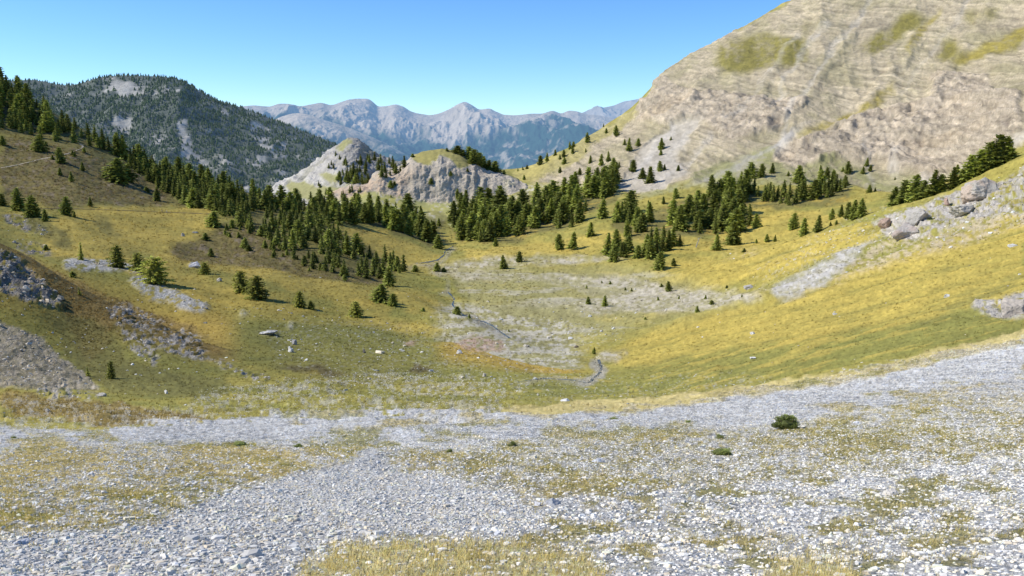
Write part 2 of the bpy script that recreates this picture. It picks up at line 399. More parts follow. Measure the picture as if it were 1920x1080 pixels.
zz['slab'] = zone([[(118,488),(160,488),(250,500),(272,512),(180,505),(120,500)],
                   [(238,522),(270,528),(330,555),(405,578),(370,588),(310,572),(260,545)],
                   [(480,620),(522,622),(515,630),(490,628)], [(530,600),(560,612),(545,615)],
                   [(440,578),(470,590),(455,592)], [(352,493),(376,494),(374,503),(356,502)],
                   [(860,600),(880,596),(885,604)]], 4)
zz['red'] = zone([[(850,645),(900,628),(945,640),(900,655)], [(905,640),(950,640),(925,655)],[(748,634),(785,640),(775,650)],
                  [(720,601),(760,604),(800,612),(760,609)]], 5)
zz['wet'] = zone([[(480,680),(600,688),(680,702),(640,706),(520,692)], [(1180,680),(1210,675),(1205,682)],[(780,680),(840,700),(760,700)]], 10)
zz['stony'] = zone([[(1540,535),(1600,495),(1660,455),(1760,430),(1900,390),(1960,400),(1920,425),(1780,465),(1650,505),(1570,535)], [(1340,482),(1440,462),(1420,480),(1350,492)], [(1390,545),(1440,535),(1450,552),(1400,555)]], 12)
zz['tongue'] = zone([[(1436,556),(1460,535),(1520,512),(1590,478),(1650,450),(1640,468),(1600,500),(1530,545),(1480,562)],
                     [(1540,590),(1600,570)]] [:1], 6)
zz['ridgerock'] = zone([[(1640,420),(1700,395),(1760,372),(1860,345),(1930,300),(1930,400),(1800,420),(1720,450),(1660,450)],
                        [(1820,575),(1920,540),(1960,560),(1960,600),(1870,600)]], 10)
zz['mtn'] = zone([[(985,345),(1050,345),(1130,350),(1200,362),(1290,345),(1330,352),(1420,330),(1460,345),(1600,345),(1700,365),(1740,350),(1930,255),(2500,0),(2500,-420),(1500,-420),(1480,0),(1380,60),(1290,100),(1240,140),(1200,200),(1130,240),(1060,285),(1020,320)]], 6)
zz['mgreen'] = zone([[(1340,90),(1440,60),(1510,85),(1520,110),(1480,128),(1420,130)],
                     [(1350,110),(1480,70),(1400,140),(1345,140)], [(1500,120),(1515,30),(1525,30),(1518,80),(1500,130)],
                     [(1560,105),(1600,90),(1590,108)], [(1600,100),(1700,30),(1730,28),(1740,40),(1700,70),(1640,105)],
                     [(1760,110),(1780,70),(1800,85),(1790,115),(1750,125)], [(1810,105),(1920,50),(1920,90),(1840,108),(1790,140),(1780,135)],
                     [(1820,40),(1880,0),(1870,30)], [(1500,260),(1580,225),(1640,200),(1600,225),(1540,252)], [(1620,180),(1660,155),(1640,178)],
                     [(1600,300),(1640,270),(1600,310)], [(1820,0),(1800,60),(1830,30)]], 14)
zz['mlow'] = zone([[(1040,345),(1150,350),(1180,365),(1290,345),(1460,300),(1480,310),(1560,300),(1700,330),(1740,350),(1600,352),(1460,348),(1330,354),(1200,372),(1040,352)],
                   [(1290,330),(1380,290),(1460,260),(1440,300),(1300,350)]], 10)
zz['fan'] = zone([[(1150,362),(1175,330),(1215,270),(1255,235),(1330,220),(1300,255),(1270,300),(1290,330),(1200,372)], [(1290,345),(1330,325),(1400,285),(1460,262),(1500,235),(1480,270),(1420,310),(1340,345)], [(1600,345),(1700,350),(1740,352),(1930,262),(1930,240),(1850,285),(1760,335)],
                  [(1510,415),(1560,395),(1640,365),(1590,395)], [(1672,330),(1674,290),(1690,330)], [(1610,350),(1625,330),(1640,350)]], 7)
zz['crag'] = zone([[(1190,230),(1200,180),(1240,140),(1300,175),(1400,180),(1480,190),(1520,200),(1460,240),(1380,260),(1300,225),(1250,235)],
                   [(1440,270),(1500,265),(1620,215),(1700,200),(1800,180),(1920,170),(1920,240),(1760,330),(1740,345),(1640,300),(1500,305),(1445,300)],
                   [(1740,150),(1850,140),(1860,180),(1760,185)]], 10)
zz['gold_sad'] = zone([[(985,345),(960,325),(1000,312),(1060,280),(1130,240),(1200,200),(1200,215),(1130,262),(1080,300),(1040,320)]], 6)
zz['knollfoot'] = zone([[(560,380),(640,370),(720,375),(800,380),(880,375),(950,365),(1000,345),(1050,350),(900,400),(840,420),(700,412),(640,400)]], 8)
zz['gully'] = band([(1280,358),(1340,335),(1400,300),(1460,265),(1520,230)], [3,4,4,5,3], 3)
zz['gully2'] = band([(1455,270),(1500,190),(1560,100),(1610,30),(1640,-20)], [5,6,6,5,4], 4)
zz['gold_st'] = np.maximum(band([(1490,262),(1560,232),(1640,198),(1690,150)], [3,6,6,2], 5), np.maximum(band([(1790,128),(1850,95),(1930,62)], [3,9,10], 6), band([(1700,110),(1730,60),(1760,20)], [3,6,3], 6)))
zz['cracks'] = np.maximum.reduce([band([(a,b),(c,e)], w, 2) for a,b,c,e,w in [(1338,175,1334,240,2),(1389,218,1391,240,3),(1462,225,1440,240,3),(1612,213,1640,228,3),(1655,222,1652,240,4),(1510,268,1525,280,4),(1725,255,1730,285,3),(1800,140,1835,160,2.5),(1810,160,1850,172,2.5),(1700,325,1738,332,2),(1260,180,1250,215,2),(1595,90,1560,150,1.5),(1690,60,1650,110,1.5),(1880,238,1905,225,3),(1420,195,1400,240,1.5),(1545,275,1530,300,2),(1760,200,1800,215,1.5)]])
zz['rib'] = np.maximum.reduce([band(p, w, 10) for p, w in [([(1500,60),(1440,150),(1400,230)],9),([(1600,60),(1540,150),(1490,220),(1470,260)],10),([(1720,80),(1650,170),(1580,260)],11),([(1850,20),(1790,120),(1730,220),(1690,300)],12),([(1400,90),(1330,150),(1290,210)],9)]])
zz['streaks'] = np.maximum.reduce([band(p, w, 4) for p, w in [([(1262,235),(1225,290),(1185,345)],4),([(1300,245),(1250,300),(1215,350)],3),([(1340,250),(1290,300),(1240,340)],3),([(1700,300),(1672,290),(1688,330)],2.5),([(1610,268),(1622,310),(1640,345)],3),([(1500,60),(1400,190),(1360,240)],2.5),([(1560,40),(1490,120),(1455,200)],3)]])
zz['gully3'] = band([(1680,190),(1740,110),(1800,30),(1830,-30)], [3,4,4,4], 3)
zz['stream'] = band([(1118,670),(1130,690),(1118,706),(1100,718),(1050,714),(1000,712),(955,722)], [7,8,8,7,4,4,4], 4)

def colour_main(U, V, X, Y, Z):
    # domain warp keeps the edges of the zones ragged at every scale
    s = np.clip(YD, 4, 1200)
    lx, ly = U / 46.0, V / 30.0
    w1 = fbm(lx, ly, 0.3, 5, 0.6, 3); w2 = fbm(lx + 31, ly + 9, 0.7, 5, 0.6, 5)
    uu = U + w1 * 22; vv = V + w2 * 11
    def z(n, k=1.0): return samp(zz[n], uu, vv) * k
    def zs(n, lo=.25, hi=.75, rag=0.0):
        m = samp(zz[n], uu, vv)
        if rag: m = m + rag * nf * (m > 0.02) * (m < .98)
        return sstep(lo, hi, m)
    # noises in world space
    q = 1.0 / s                                                # about a constant size in view
    nA = fbm(X / 60, Y / 60, Z / 60, 5, 0.55, 11)
    nB = fbm(X / 9, Y / 9, Z / 9, 5, 0.6, 21)
    nf = fbm(U / 7.0, V / 4.2, 0.1, 4, 0.65, 41)
    nf2 = vnoise(U / 3.1, V / 2.2, 0.9, 77)
    streak = fbm((U + V * .6) / 60, (V - U * 0.10) / 7.0, 0.5, 4, .55, 51)
    rs = sstep(1100, 1250, U)
    streak = streak * (1 - rs) + rs * fbm((U - V * .3) / 95, (V + U * .27) / 7.5, 0.5, 5, .6, 53)
    streak2 = fbm((U + V * .3) / 80, V / 5.0, 0.2, 4, .6, 57)
    def C(*c): return np.array(c, np.float32)
    G = C(.255, .24, .060); GY = C(.46, .352, .080); GD = C(.19, .18, .055)
    gold = sstep(-.35, .45, nA * .6 + nB * .5 + streak * .5)
    col = G * (1 - gold[..., None] * .55) + GY * gold[..., None] * .55
    def over(c, m):
        nonlocal col
        m = np.clip(m, 0, 1)[..., None]; col = col * (1 - m) + c * m
    rocky = np.zeros_like(U)
    over(C(.20, .155, .065) * (1 + .45 * nB[..., None]), zs('brownL') * (.65 + .35 * sstep(-.2, .4, nf)))
    over(C(.30, .24, .17), zs('brownL') * sstep(.15, .5, nf + .5 * nB) * .6)
    over(C(.10, .095, .035), zs('brownL') * sstep(.72, .85, nf2) * .6)
    over(GY * (1 + .15 * streak[..., None]), np.clip(zs('goldL') + zs('goldM') + zs('goldR'), 0, 1) * (.62 + .38 * sstep(-.3, .35, streak + nf * .3)))
    over(C(.215, .212, .055), zs('greenL') * (.60 + .3 * nB + .25 * nf))
    over(GY, (zs('goldR') + zs('greenL')) * (U > 1000) * sstep(.08, .3, streak) * .65)
    over(GD, (zs('goldR') + zs('greenL')) * sstep(.1, .45, -streak) * .5)
    over(C(.335, .30, .12), zs('greyg', .05, .95) * .85)
    over(C(.44, .36, .11), zs('greyg') * sstep(.0, .4, streak + .5 * nf) * .6)
    over(C(.47, .42, .31) * (1 + .15 * nf[..., None]), zs('plainGr', .1, .9) * (.30 + .70 * sstep(-.25, .30, nf * .7 + streak * .9)))
    over(C(.45, .41, .29), zs('greyg') * sstep(.12, .35, streak2 + .3 * nf) * .7)
    over(C(.16, .14, .05), zs('forest') * .75)
    over(C(.42, .30, .06), zs('forest') * sstep(.1, .4, nB) * (U > 830) * .7)
    over(C(.13, .10, .045), zs('wet') * .85)
    # the crest of the spur hides the stream: turf on this side, gravel and grey turf beyond it
    wn = sstep(800, 850, U) * sstep(1110, 1060, U) * sstep(560, 585, V) * (V < 700)
    over(C(.34, .305, .13) * (1 + .25 * nf[..., None]), wn * (S_ > 8.05) * (S_ < 11))
    over(C(.47, .43, .32), wn * (S_ > 8.05) * (S_ < 10.6) * sstep(-.1, .25, streak2 + nf))
    over(C(.44, .295, .06) * (1 + .2 * nf[..., None]), wn * (S_ <= 8.05) * sstep(7.0, 7.8, S_) * .85)
    wl = sstep(470, 400, U) * (V > 440) * (V < 680)
    over(C(.47, .33, .075) * (1 + .15 * streak[..., None]), wl * (S_ > 8.05) * sstep(10.2, 9.2, S_) * .9)
    over(C(.25, .165, .05) * (1 + .5 * nf[..., None]), wl * (S_ <= 8.05) * sstep(7.15, 7.75, S_) * (.85 - .5 * samp(zz['rockL'], uu, vv)))
    # left rocks
    m = zs('rockL') * sstep(-.2, .15, nf + nB * .5); over(C(.27, .25, .225) * (1 + .5 * nf[..., None]), m); rocky = np.maximum(rocky, m)
    over(C(.32, .225, .075) * (1 + .5 * nf[..., None]), zone_sp(uu, vv) * .8)
    over(C(.08, .065, .025), zone_sp(uu, vv) * sstep(.62, .8, nf2) * .6)
    m = zs('screeL') * (.8 + .3 * nf); over(C(.40, .345, .265) * (1 + .6 * nf[..., None]), m); rocky = np.maximum(rocky, m * .8)
    dkz = zs('dkL'); over(C(.175, .16, .05) * (1 + .5 * nf[..., None]), dkz * .75)  # dim grazing light on the near spur painted into its turf colour
    m = zs('ribL', .15, .7) * sstep(-.05, .2, nf + .35 * nB); over(C(.38, .35, .30) * (1 + .6 * nf[..., None]), m); rocky = np.maximum(rocky, m)
    m = zs('slab', .1, .6) * sstep(-.15, .15, nf + .12); over(C(.52, .50, .45), m); rocky = np.maximum(rocky, m)
    m = zs('red', .15, .5) * sstep(-.3, .2, nf + .1); over(C(.44, .30, .22) * (1 + .3 * nf[..., None]), m * .8)
    m = zs('midstone'); over(C(.44, .42, .36), m * sstep(-.05, .35, nf + .45 * streak + .2 * nB) * .5); rocky = np.maximum(rocky, m * .4)
    m = zs('dotstone') * sstep(.66, .8, vnoise(U / 2.7 + nf * 3, V / 2.1 + nf, .2, 78)) * .3; over(C(.50, .48, .42), m)
    # foreground scree and its grass
    m = sstep(.3, .6, samp(zz['scree'], uu, vv + 16 * streak2 + 10 * nf + 8 * np.clip((1000 - U) / 500, 0, 1) * streak)); over(C(.68, .655, .61) * (1 + .2 * nf[..., None]), m); rocky = np.maximum(rocky, m)
    over(C(.64, .51, .22), zs('straw', .2, .6) * (.7 + .3 * nf))
    pt = fbm(U / 75, V / 22, .7, 5, .6, 97)
    ga = np.clip(zs('grassA', .3, .95) * (.72 + 1.3 * nf + .5 * streak + .4 * pt) + m * (1 - zs('sc_core')) * sstep(-.05, .3, pt + .25 * nf + .06 * sstep(1050, 800, U) * sstep(870, 840, V) + .12 * sstep(.1, .4, streak2)) * .85, 0, 1)
    gr = sstep(-.2, .3, nB + .5 * streak)[..., None]
    over(C(.34, .305, .09) * gr + C(.60, .48, .20) * (1 - gr), ga)
    gb = np.clip(zs('grassB', .2, .9) * (.50 + 1.2 * nf + .5 * streak + .4 * pt), 0, 1)
    over(C(.45, .38, .14) * gr + C(.62, .50, .23) * (1 - gr), gb)
    gc = np.clip(zs('grassC', .2, .95) * (.75 + 1.3 * nf + .3 * nB), 0, 1)
    over(C(.84, .69, .34), gc)
    m = zs('stream'); over(C(.36, .33, .27), m * .8)
    # right side rocks
    m = zs('stony', .1, .9) * sstep(-.25, .25, nf + .4 * streak); over(C(.44, .36, .24) * (1 + .3 * nf[..., None]), m * .8)
    m = zs('tongue', .1, .8) * np.clip(.8 + .6 * nf + .5 * streak, 0, 1); over(C(.44, .415, .37) * (1 + .25 * nf[..., None]), m)
    m = zs('ridgerock') * sstep(-.25, .2, nf + nB * .4 + .1); over(C(.46, .42, .36) * (1 + .2 * nf[..., None]), m); rocky = np.maximum(rocky, m * .9)
    over(C(.36, .33, .12), zs('knollfoot') * .7)
    over(C(.48, .44, .36), zs('knollfoot') * sstep(.05, .35, nf + .3 * nB) * .7)
    # the mountain
    mm = zs('mtn', .1, .9)
    tilt = Z + X * .28 - Y * .05
    strata = fbm(X / 80, tilt / 3.2, Y / 200, 5, .6, 61)
    strata2 = fbm(X / 25, (tilt + 8 * fbm(X / 60, Y / 60, Z / 60, 3, .5, 64)) / 1.4, Y / 70, 3, .6, 67)
    fall = fbm((X - .45 * Z) / 9, Y / 120, Z / 120, 4, .55, 71)
    crk = sstep(.80, .97, ridged(X / 30 + fall, Y / 80, (tilt + 6 * nA) / 9, 3, .6, 91))
    fine = vnoise(X / 1.6 + tilt * .3, Y / 3, tilt / .8, 95) - .5
    mcol = C(.50, .415, .275) * (1 + .34 * strata[..., None] + .45 * strata2[..., None] + .16 * fine[..., None]) * (1 + .18 * fall[..., None]) * (1 - .35 * crk[..., None])
    veg = sstep(-.25, .45, fbm(X / 35, Y / 60, Z / 35, 5, .6, 81) + fall * .35 - strata2 * .3)[..., None] * .50
    mcol = mcol * (1 - veg) + C(.34, .305, .15) * veg
    over(mcol, mm); rocky = np.maximum(rocky, mm * .7)
    over(C(.49, .405, .295) * (1 + .50 * strata2[..., None] + .3 * nf[..., None] + .3 * fine[..., None]) * (1 - .4 * crk[..., None]) + C(.03, .01, -.01) * sstep(.0, .4, nA)[..., None], mm * zs('crag') * .85)
    over(C(.49, .435, .345) * (1 + .2 * nf[..., None] + .25 * fall[..., None]), mm * zs('fan', .1, .9) * .9)
    over(C(.33, .31, .14) * (1 + .1 * nf[..., None]), zs('mlow') * (.45 + .6 * sstep(-.3, .3, nf + fall)))
    over(C(.25, .215, .055) * (1 + .2 * nf[..., None]), mm * zs('mgreen', .1, .8) * np.clip(1.0 + .7 * nf + .9 * fall, 0, 1))
    over(C(.36, .29, .07), mm * zs('gold_st', .1, .7) * np.clip(.8 + .8 * nf, 0, 1))
    over(C(.54, .49, .41), mm * zs('streaks', .1, .6) * np.clip(.75 + .8 * nf, 0, 1))
    over(C(.13, .105, .09), mm * zs('cracks', .15, .6) * np.clip(.75 + .9 * nf, 0, 1))  # cracks, with the shade under overhangs painted into the rock colour
    over(C(.42, .36, .12), zs('gold_sad') * .8)
    over(C(.47, .44, .39), np.clip(zs('gully') + zs('gully2') * .6 + zs('gully3') * .6, 0, 1) * .8)
    grain = vnoise(U / 2.3, V / 1.6, .4, 79) - .5
    col *= (1 - .27 * sstep(900, 650, U) * sstep(750, 690, V))[..., None]  # left slopes toned down in the colour for their weaker sun
    rq = rocky * (1 - .9 * mm)
    col *= (1 + (.34 - .14 * mm + .3 * rq) * (nf2 - .5) + (.30 - .12 * mm + .3 * rq) * grain + .16 * nf + .12 * nB)[..., None]
    return np.clip(col, .01, .8), rocky, dict(nf=nf, nB=nB, crag=mm * zs('crag'), mm=mm, strata=strata, strata2=strata2,
            rockL=zs('rockL'), ribL=zs('ribL'), forest=zs('forest'), scree=zs('scree'), ga=ga, gb=gb, gc=gc, straw=zs('straw', .2, .6), core=zs('sc_core'), mid=zs('midstone'),
            dot=zs('dotstone'), ridge=zs('ridgerock'), brown=zs('brownL'), fan=zs('fan'), screeL=zs('screeL'), plain=zs('plainGr'), mgreen=mm * zs('mgreen', .15, .6),
            stony=zs('stony', .1, .9), streak=streak, rust=zone_sp(uu, vv), tongue=zs('tongue'), fall=fall, rib=zs('rib', .05, .9), cracks=zs('cracks', .15, .6), gully=zs('gully2') + zs('gully3'), slab=zs('slab', .1, .5))

zz['stream'] = np.maximum(zz['stream'], np.maximum(band([(955,634),(940,624),(925,612),(905,602),(890,600)], 5, 3), band([(760,498),(780,494),(800,492),(820,488),(833,478),(835,470),(852,461)], 4, 3)))
zz['stream'] = np.maximum(zz['stream'], band([(858,584),(846,572),(852,560),(838,548),(818,546),(838,530),(838,522),(805,512),(850,500)], 4, 4) * .8)
_rust = zone([[(10,462),(60,480),(150,530),(230,565),(330,602),(420,640),(330,625),(260,600),(200,600),(200,660),(170,680),(120,610),(110,560),(60,500)], [(0,735),(250,760),(400,785),(380,790),(200,800),(0,770)]], 10)
def zone_sp(uu, vv): return sstep(.25, .75, samp(_rust, uu, vv))

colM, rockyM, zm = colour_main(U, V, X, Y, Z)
nrm = grid_normals(Pg)
# relief: broad swells on the meadows, ribs and ledges on the rock
d = fbm(X / 26, Y / 26, Z / 26, 4, .5, 101) * np.clip(YD / 400, .05, 1) * 1.1
d += (fbm(X / 45 + Y / 120, Y / 90, Z / 60, 3, .5, 105)) * sstep(120, 260, YD) * 3.6 * (1 - zm['mm']) * (1 - .8 * np.clip(zm['plain'] + sstep(.3, .7, samp(zz['greyg'], U, V)), 0, 1))
d += fbm(X / 3.5, Y / 3.5, Z / 3.5, 4, .55, 103) * .22 * np.clip(YD / 60, .15, 1)
d += zm['mm'] * ((ridged((X - .45 * Z) / 42, Y / 150, Z / 170, 4, .5, 111) - .5) * 9.5 + fbm(X / 14, Y / 14, Z / 14, 5, .5, 113) * 1.3 + zm['strata'] * 1.0 + zm['strata2'] * .8) * (1 - .85 * zm['fan']) * (1 - .5 * zm['mgreen'])
d += zm['crag'] * ((ridged(X / 22, Y / 40, Z / 26, 4, .55, 121) - .5) * 9 + fbm(X / 5, Y / 5, Z / 5, 4, .6, 123) * 2.2)
d -= zm['gully'] * 1.2
d += zm['mm'] * (zm['rib'] * 2.2 + zm['crag'] * 2.5 - zm['cracks'] * 3)
_t = (Z + X * .28 + 4 * zm['nB']) / 13.0
d += zm['mm'] * (1 - zm['fan']) * (.35 + .65 * zm['crag']) * (sstep(0, .75, _t - np.floor(_t)) - .5 * (_t - np.floor(_t))) * 2.2
d -= zm['crag'] * sstep(.80, .98, ridged((X - .5 * Z) / 30, Y / 90, Z / 90, 3, .6, 119)) * 3.5
d += zm['rockL'] * (ridged(X / 5, Y / 5, Z / 5, 4, .6, 131) - .5) * 2.4
d += zm['ribL'] * (ridged(X / 2.0, Y / 4, Z / 2.2, 3, .6, 133) - .5) * 1.0
d += zm['screeL'] * fbm(X / 1.5, Y / 1.5, Z / 1.5, 4, .6, 135) * .6
d += zm['brown'] * fbm(X / 2.5, Y / 2.5, Z / 2.5, 4, .65, 137) * .9
d += zm['ridge'] * (ridged(X / 7, Y / 9, Z / 6, 4, .6, 141) - .5) * 4.5 * np.clip(YD / 320, .15, 1)
d += zm['mid'] * fbm(X / 4, Y / 4, Z / 4, 4, .6, 145) * .5
d += zm['slab'] * .5
d += zm['streak'] * sstep(1100, 1250, U) * (1 - zm['mm']) * (1 - zm['scree']) * .9 * np.clip(YD / 200, .3, 1.3)
lim = sstep(2, 9, YD)
Pg = Pg + nrm * (d * lim)[..., None]
haze = np.clip(1 - np.exp(-np.clip(YD - 400, 0, None) / 22000), 0, 1)  # share of painted haze, growing with depth
sur = np.stack([rockyM, haze, zm['mm'] * (1 - zm['fan'])], 2)
# a strip of ground under and behind the camera
back = Pg[0:1].copy(); back[..., 1] = -25; back[..., 0] = back[..., 0] * 6; back[..., 2] = 3.0
Pg = np.concatenate([back, Pg], 0)
colA = np.concatenate([colM[0:1], colM], 0); surA = np.concatenate([sur[0:1], sur], 0)
R_, C_ = Pg.shape[:2]
M_ground = ground_material('mountain_ground')
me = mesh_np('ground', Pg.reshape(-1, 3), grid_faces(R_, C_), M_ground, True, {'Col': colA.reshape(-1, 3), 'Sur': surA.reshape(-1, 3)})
GROUND = obj('ground', me, kind='structure', label='alpine valley floor with its scree, meadows and rising slopes')

# ------------------------------------------------------------------ the two rock knolls that close the valley
def knots(sky, levels):
    """sky: [(u, v)], levels: function(u, vs) -> knot list"""
    return {u: levels(u, v) for u, v in sky}

# cliff knoll
base2 = lambda u: float(np.interp(u, [560, 640, 700, 760, 800, 850, 900, 960, 1020], [392, 372, 360, 372, 380, 380, 372, 366, 356]))
def lv2(u, vs):
    b = base2(u); top = vs; b = max(b, top + 8)
    yb = 830
    return [(445, 640), (428, 690), (b + .45 * (428 - b), 770), (b, yb), (b + (top - b) * .35, yb + 10), (b + (top - b) * .72, yb + 22), (b + (top - b) * .88, yb + 45), (top, yb + 85), (top + 12, yb + 130), (top + 60, yb + 240)]
sky2 = [(540,400),(575,388),(610,370),(645,352),(668,342),(690,348),(704,325),(745,312),(775,292),(800,283),(830,280),(855,284),(875,294),(890,306),(910,314),(935,322),(960,330),(985,344),(1010,360),(1040,380)]
u2 = np.arange(540, 1041, 1.6)
U2, V2, Y2 = loft(knots(sky2, lv2), u2, [6, 22, 26, 34, 46, 34, 30, 12, 8], 5)
def build_knoll(name, U, V, YD, style, label):
    X, Y, Z = world_of(U, V, YD); Pk = np.stack([X, Y, Z], 2); n = grid_normals(Pk)
    nA = fbm(X / 40, Y / 40, Z / 40, 4, .55, 201); nf = fbm(U / 6, V / 4.5, .4, 4, .65, 203)
    def C(*c): return np.array(c, np.float32)
    if style == 'cliff':
        flute = ridged((X + 5 * nA) / 8.5, Y / 60, Z / 40, 5, .62, 211)
        big = ridged((X + 3) / 24, Y / 200, Z / 160, 2, .5, 215)
        b = np.interp(U, [560, 640, 700, 760, 800, 850, 900, 960, 1020], [392, 372, 360, 372, 380, 380, 372, 366, 356])
        rock = sstep(-4, 4, b - V + nf * 7) * 1.0
        topz = zone([[(770,300),(790,280),(830,274),(880,290),(885,305),(862,318),(850,300),(828,288),(815,300),(800,312),(790,305)], [(930,318),(1000,318),(1000,340),(960,332)]], 5)
        grassT = sstep(.2, .6, samp(topz, U + nf * 6, V + nf * 4))
        col = C(.50, .435, .34) * (1 + .28 * nf + .3 * (flute - .5))[..., None]
        org = sstep(-.1, .35, nA + .4 * nf + .6 * (flute - .4)) * sstep(300, 345, V) * sstep(940, 860, U)
        col = col * (1 - .5 * org[..., None]) + C(.56, .37, .22) * .5 * org[..., None]
        g = C(.36, .35, .13) * (1 + .2 * nf)[..., None]
        gy = C(.40, .36, .08); gg = sstep(-.1, .4, nA + nf * .6)[..., None]
        g = g * (1 - gg * .6) + gy * gg * .6
        tal = sstep(.05, .3, nf + .3 * fbm((X + Z) / 8, Y / 30, Z / 30, 3, .5, 217))[..., None]; g = g * (1 - .6 * tal) + C(.47, .44, .37) * .6 * tal
        gap = sstep(0.0, .35, fbm(X / 12, Y / 12, Z / 12, 4, .6, 219)) * .35 * sstep(860, 980, U)
        rock2 = rock * (1 - gap) * (1 - grassT)
        col = g * (1 - rock2[..., None]) + col * rock2[..., None]
        col = col * (1 - grassT[..., None]) + C(.31, .27, .085) * (1 + .3 * nf[..., None]) * grassT[..., None]
        d = rock * (1 - grassT * .8) * ((flute - .5) * 2.8 + (big - .45) * 5.0 + fbm(X / 5, Y / 5, Z / 9, 4, .6, 221) * 2.2) + fbm(X / 6, Y / 6, Z / 6, 3, .5, 223) * .8
        rk = rock2
    else:
        zg = zone([[(530,345),(545,340),(590,350),(640,352),(690,330),(700,350),(640,375),(560,372)], [(585,320),(640,330),(625,345)], [(560,335),(585,350),(580,356)], [(640,285),(665,262),(650,258),(625,280)]], 6)
        g = sstep(.2, .6, samp(zg, U + nf * 8, V + nf * 6))
        st = fbm((X + Z * 1.2) / 30, (Z - X * .5) / 4, Y / 60, 4, .6, 231)
        col = C(.46, .43, .38) * (1 + .34 * nf + .3 * st)[..., None]
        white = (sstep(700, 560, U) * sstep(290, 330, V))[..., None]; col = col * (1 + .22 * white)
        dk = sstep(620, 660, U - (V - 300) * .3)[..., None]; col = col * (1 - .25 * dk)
        vg = sstep(.15, .5, nA + nf * .4)[..., None] * .5; col = col * (1 - vg) + C(.27, .25, .14) * vg
        col = col * (1 - g[..., None]) + C(.32, .30, .13) * g[..., None]
        d = (1 - .6 * g) * ((ridged(X / 18, Y / 24, Z / 18, 4, .55, 235) - .5) * 7 + fbm(X / 6, Y / 6, Z / 6, 4, .6, 237) * 3.0 + st * 2.0)
        rk = 1 - g
    edge = sstep(0, .1, np.linspace(0, 1, U.shape[0]))[:, None]
    Pk = Pk + n * (d * edge)[..., None]
    hz = np.clip(1 - np.exp(-(YD - 400) / 22000), 0, 1)
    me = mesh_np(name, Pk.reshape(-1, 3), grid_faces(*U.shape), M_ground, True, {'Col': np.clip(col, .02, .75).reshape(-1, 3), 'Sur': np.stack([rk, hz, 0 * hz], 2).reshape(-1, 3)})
    o = obj(name, me, kind='structure', label=label)
    return o, Pk
K2, PK2 = build_knoll('cliff_hill', U2, V2, Y2, 'cliff', 'rounded hill with a fluted orange stained cliff')
# pale crag
sky1 = [(440,395),(480,372),(500,358),(520,346),(545,334),(575,316),(600,298),(625,276),(645,262),(658,257),(672,260),(690,276),(710,292),(735,300),(760,306),(790,325),(830,345),(880,370)]
def lv1(u, vs):
    b = 425
    return [(b, 930), (b + (vs - b) * .2, 960), (b + (vs - b) * .45, 1010), (b + (vs - b) * .7, 1065), (b + (vs - b) * .9, 1120), (vs, 1160), (vs + 10, 1200), (vs + 60, 1350)]
u1 = np.arange(440, 881, 1.6)
U1, V1, Y1 = loft(knots(sky1, lv1), u1, [20, 40, 40, 36, 24, 10, 6], 5)
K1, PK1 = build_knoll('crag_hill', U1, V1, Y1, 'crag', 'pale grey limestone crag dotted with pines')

# ------------------------------------------------------------------ wooded mountain on the left
skyM = [(-320,165),(-100,160),(20,152),(60,150),(100,156),(130,160),(160,151),(200,143),(250,140),(300,141),(330,149),(380,173),(420,191),(460,204),(520,226),(570,246),(620,266),(660,290),(700,320),(760,360)]
def lvM(u, vs):
    b = 430; k = lambda f: b + (vs - b) * f
    return [(b, 1450), (k(.2), 1560), (k(.4), 1700), (k(.6), 1870), (k(.8), 2060), (k(.93), 2200), (vs, 2330), (vs + 12, 2450), (vs + 60, 3000)]
uM = np.arange(-320, 761, 2.4)
UM, VM, YM = loft(knots(skyM, lvM), uM, [30, 34, 38, 40, 28, 18, 6, 5], 14)
XM, YMw, ZM = world_of(UM, VM, YM); PM = np.stack([XM, YMw, ZM], 2); nM = grid_normals(PM)
spur = ridged((XM + ZM * .6) / 230, YMw / 900, ZM / 700, 3, .5, 301)
PM = PM + nM * ((spur - .5) * 55 + fbm(XM / 50, YMw / 50, ZM / 50, 4, .55, 303) * 12)[..., None] * (sstep(0, .08, np.linspace(0, 1, UM.shape[0])) * sstep(1, .80, np.linspace(0, 1, UM.shape[0])))[:, None, None]
nfM = fbm(UM / 7, VM / 5, .3, 4, .6, 305)
colMM = np.array((.38, .36, .31)) * (1 + .4 * nfM)[..., None]
scr = [[(165,240),(190,225),(250,215),(245,240),(215,250)], [(345,190),(380,175),(450,215),(420,215),(370,195)], [(340,300),(352,270),(360,300),(350,310)],
       [(450,310),(490,295),(560,300),(530,310),(480,320)], [(455,255),(500,250),(540,275),(535,300),(500,285),(470,270)], [(60,155),(130,165),(160,180),(100,180)], [(210,165),(260,160),(235,185),(215,175)], [(330,230),(350,225),(362,290),(345,300)]]
scrz = zone(scr, 8)
DM = samp(scrz, UM + nfM * 10, VM + nfM * 7)
clump = fbm(XM / 90, YMw / 160, ZM / 70, 5, .6, 309)
TD = np.clip(sstep(-.30, .02, clump * .7 + .35 * fbm(UM / 14, VM / 9, .7, 3, .6, 311) + .10 - .24 * sstep(.25, .8, DM)) * (1 - .15 * sstep(.6, .95, DM)), 0, 1)      # tree density
und = (.88 * TD)[..., None]
colMM = colMM * (1 - und) + np.array((.07, .085, .05)) * und
hzM = np.clip(1 - np.exp(-(YM - 200) / 20000), 0, 1)
me = mesh_np('wooded_mountain', PM.reshape(-1, 3), grid_faces(*UM.shape), M_ground, True, {'Col': np.clip(colMM, .01, .7).reshape(-1, 3), 'Sur': np.stack([.8 + 0 * hzM, hzM, 0 * hzM], 2).reshape(-1, 3)})
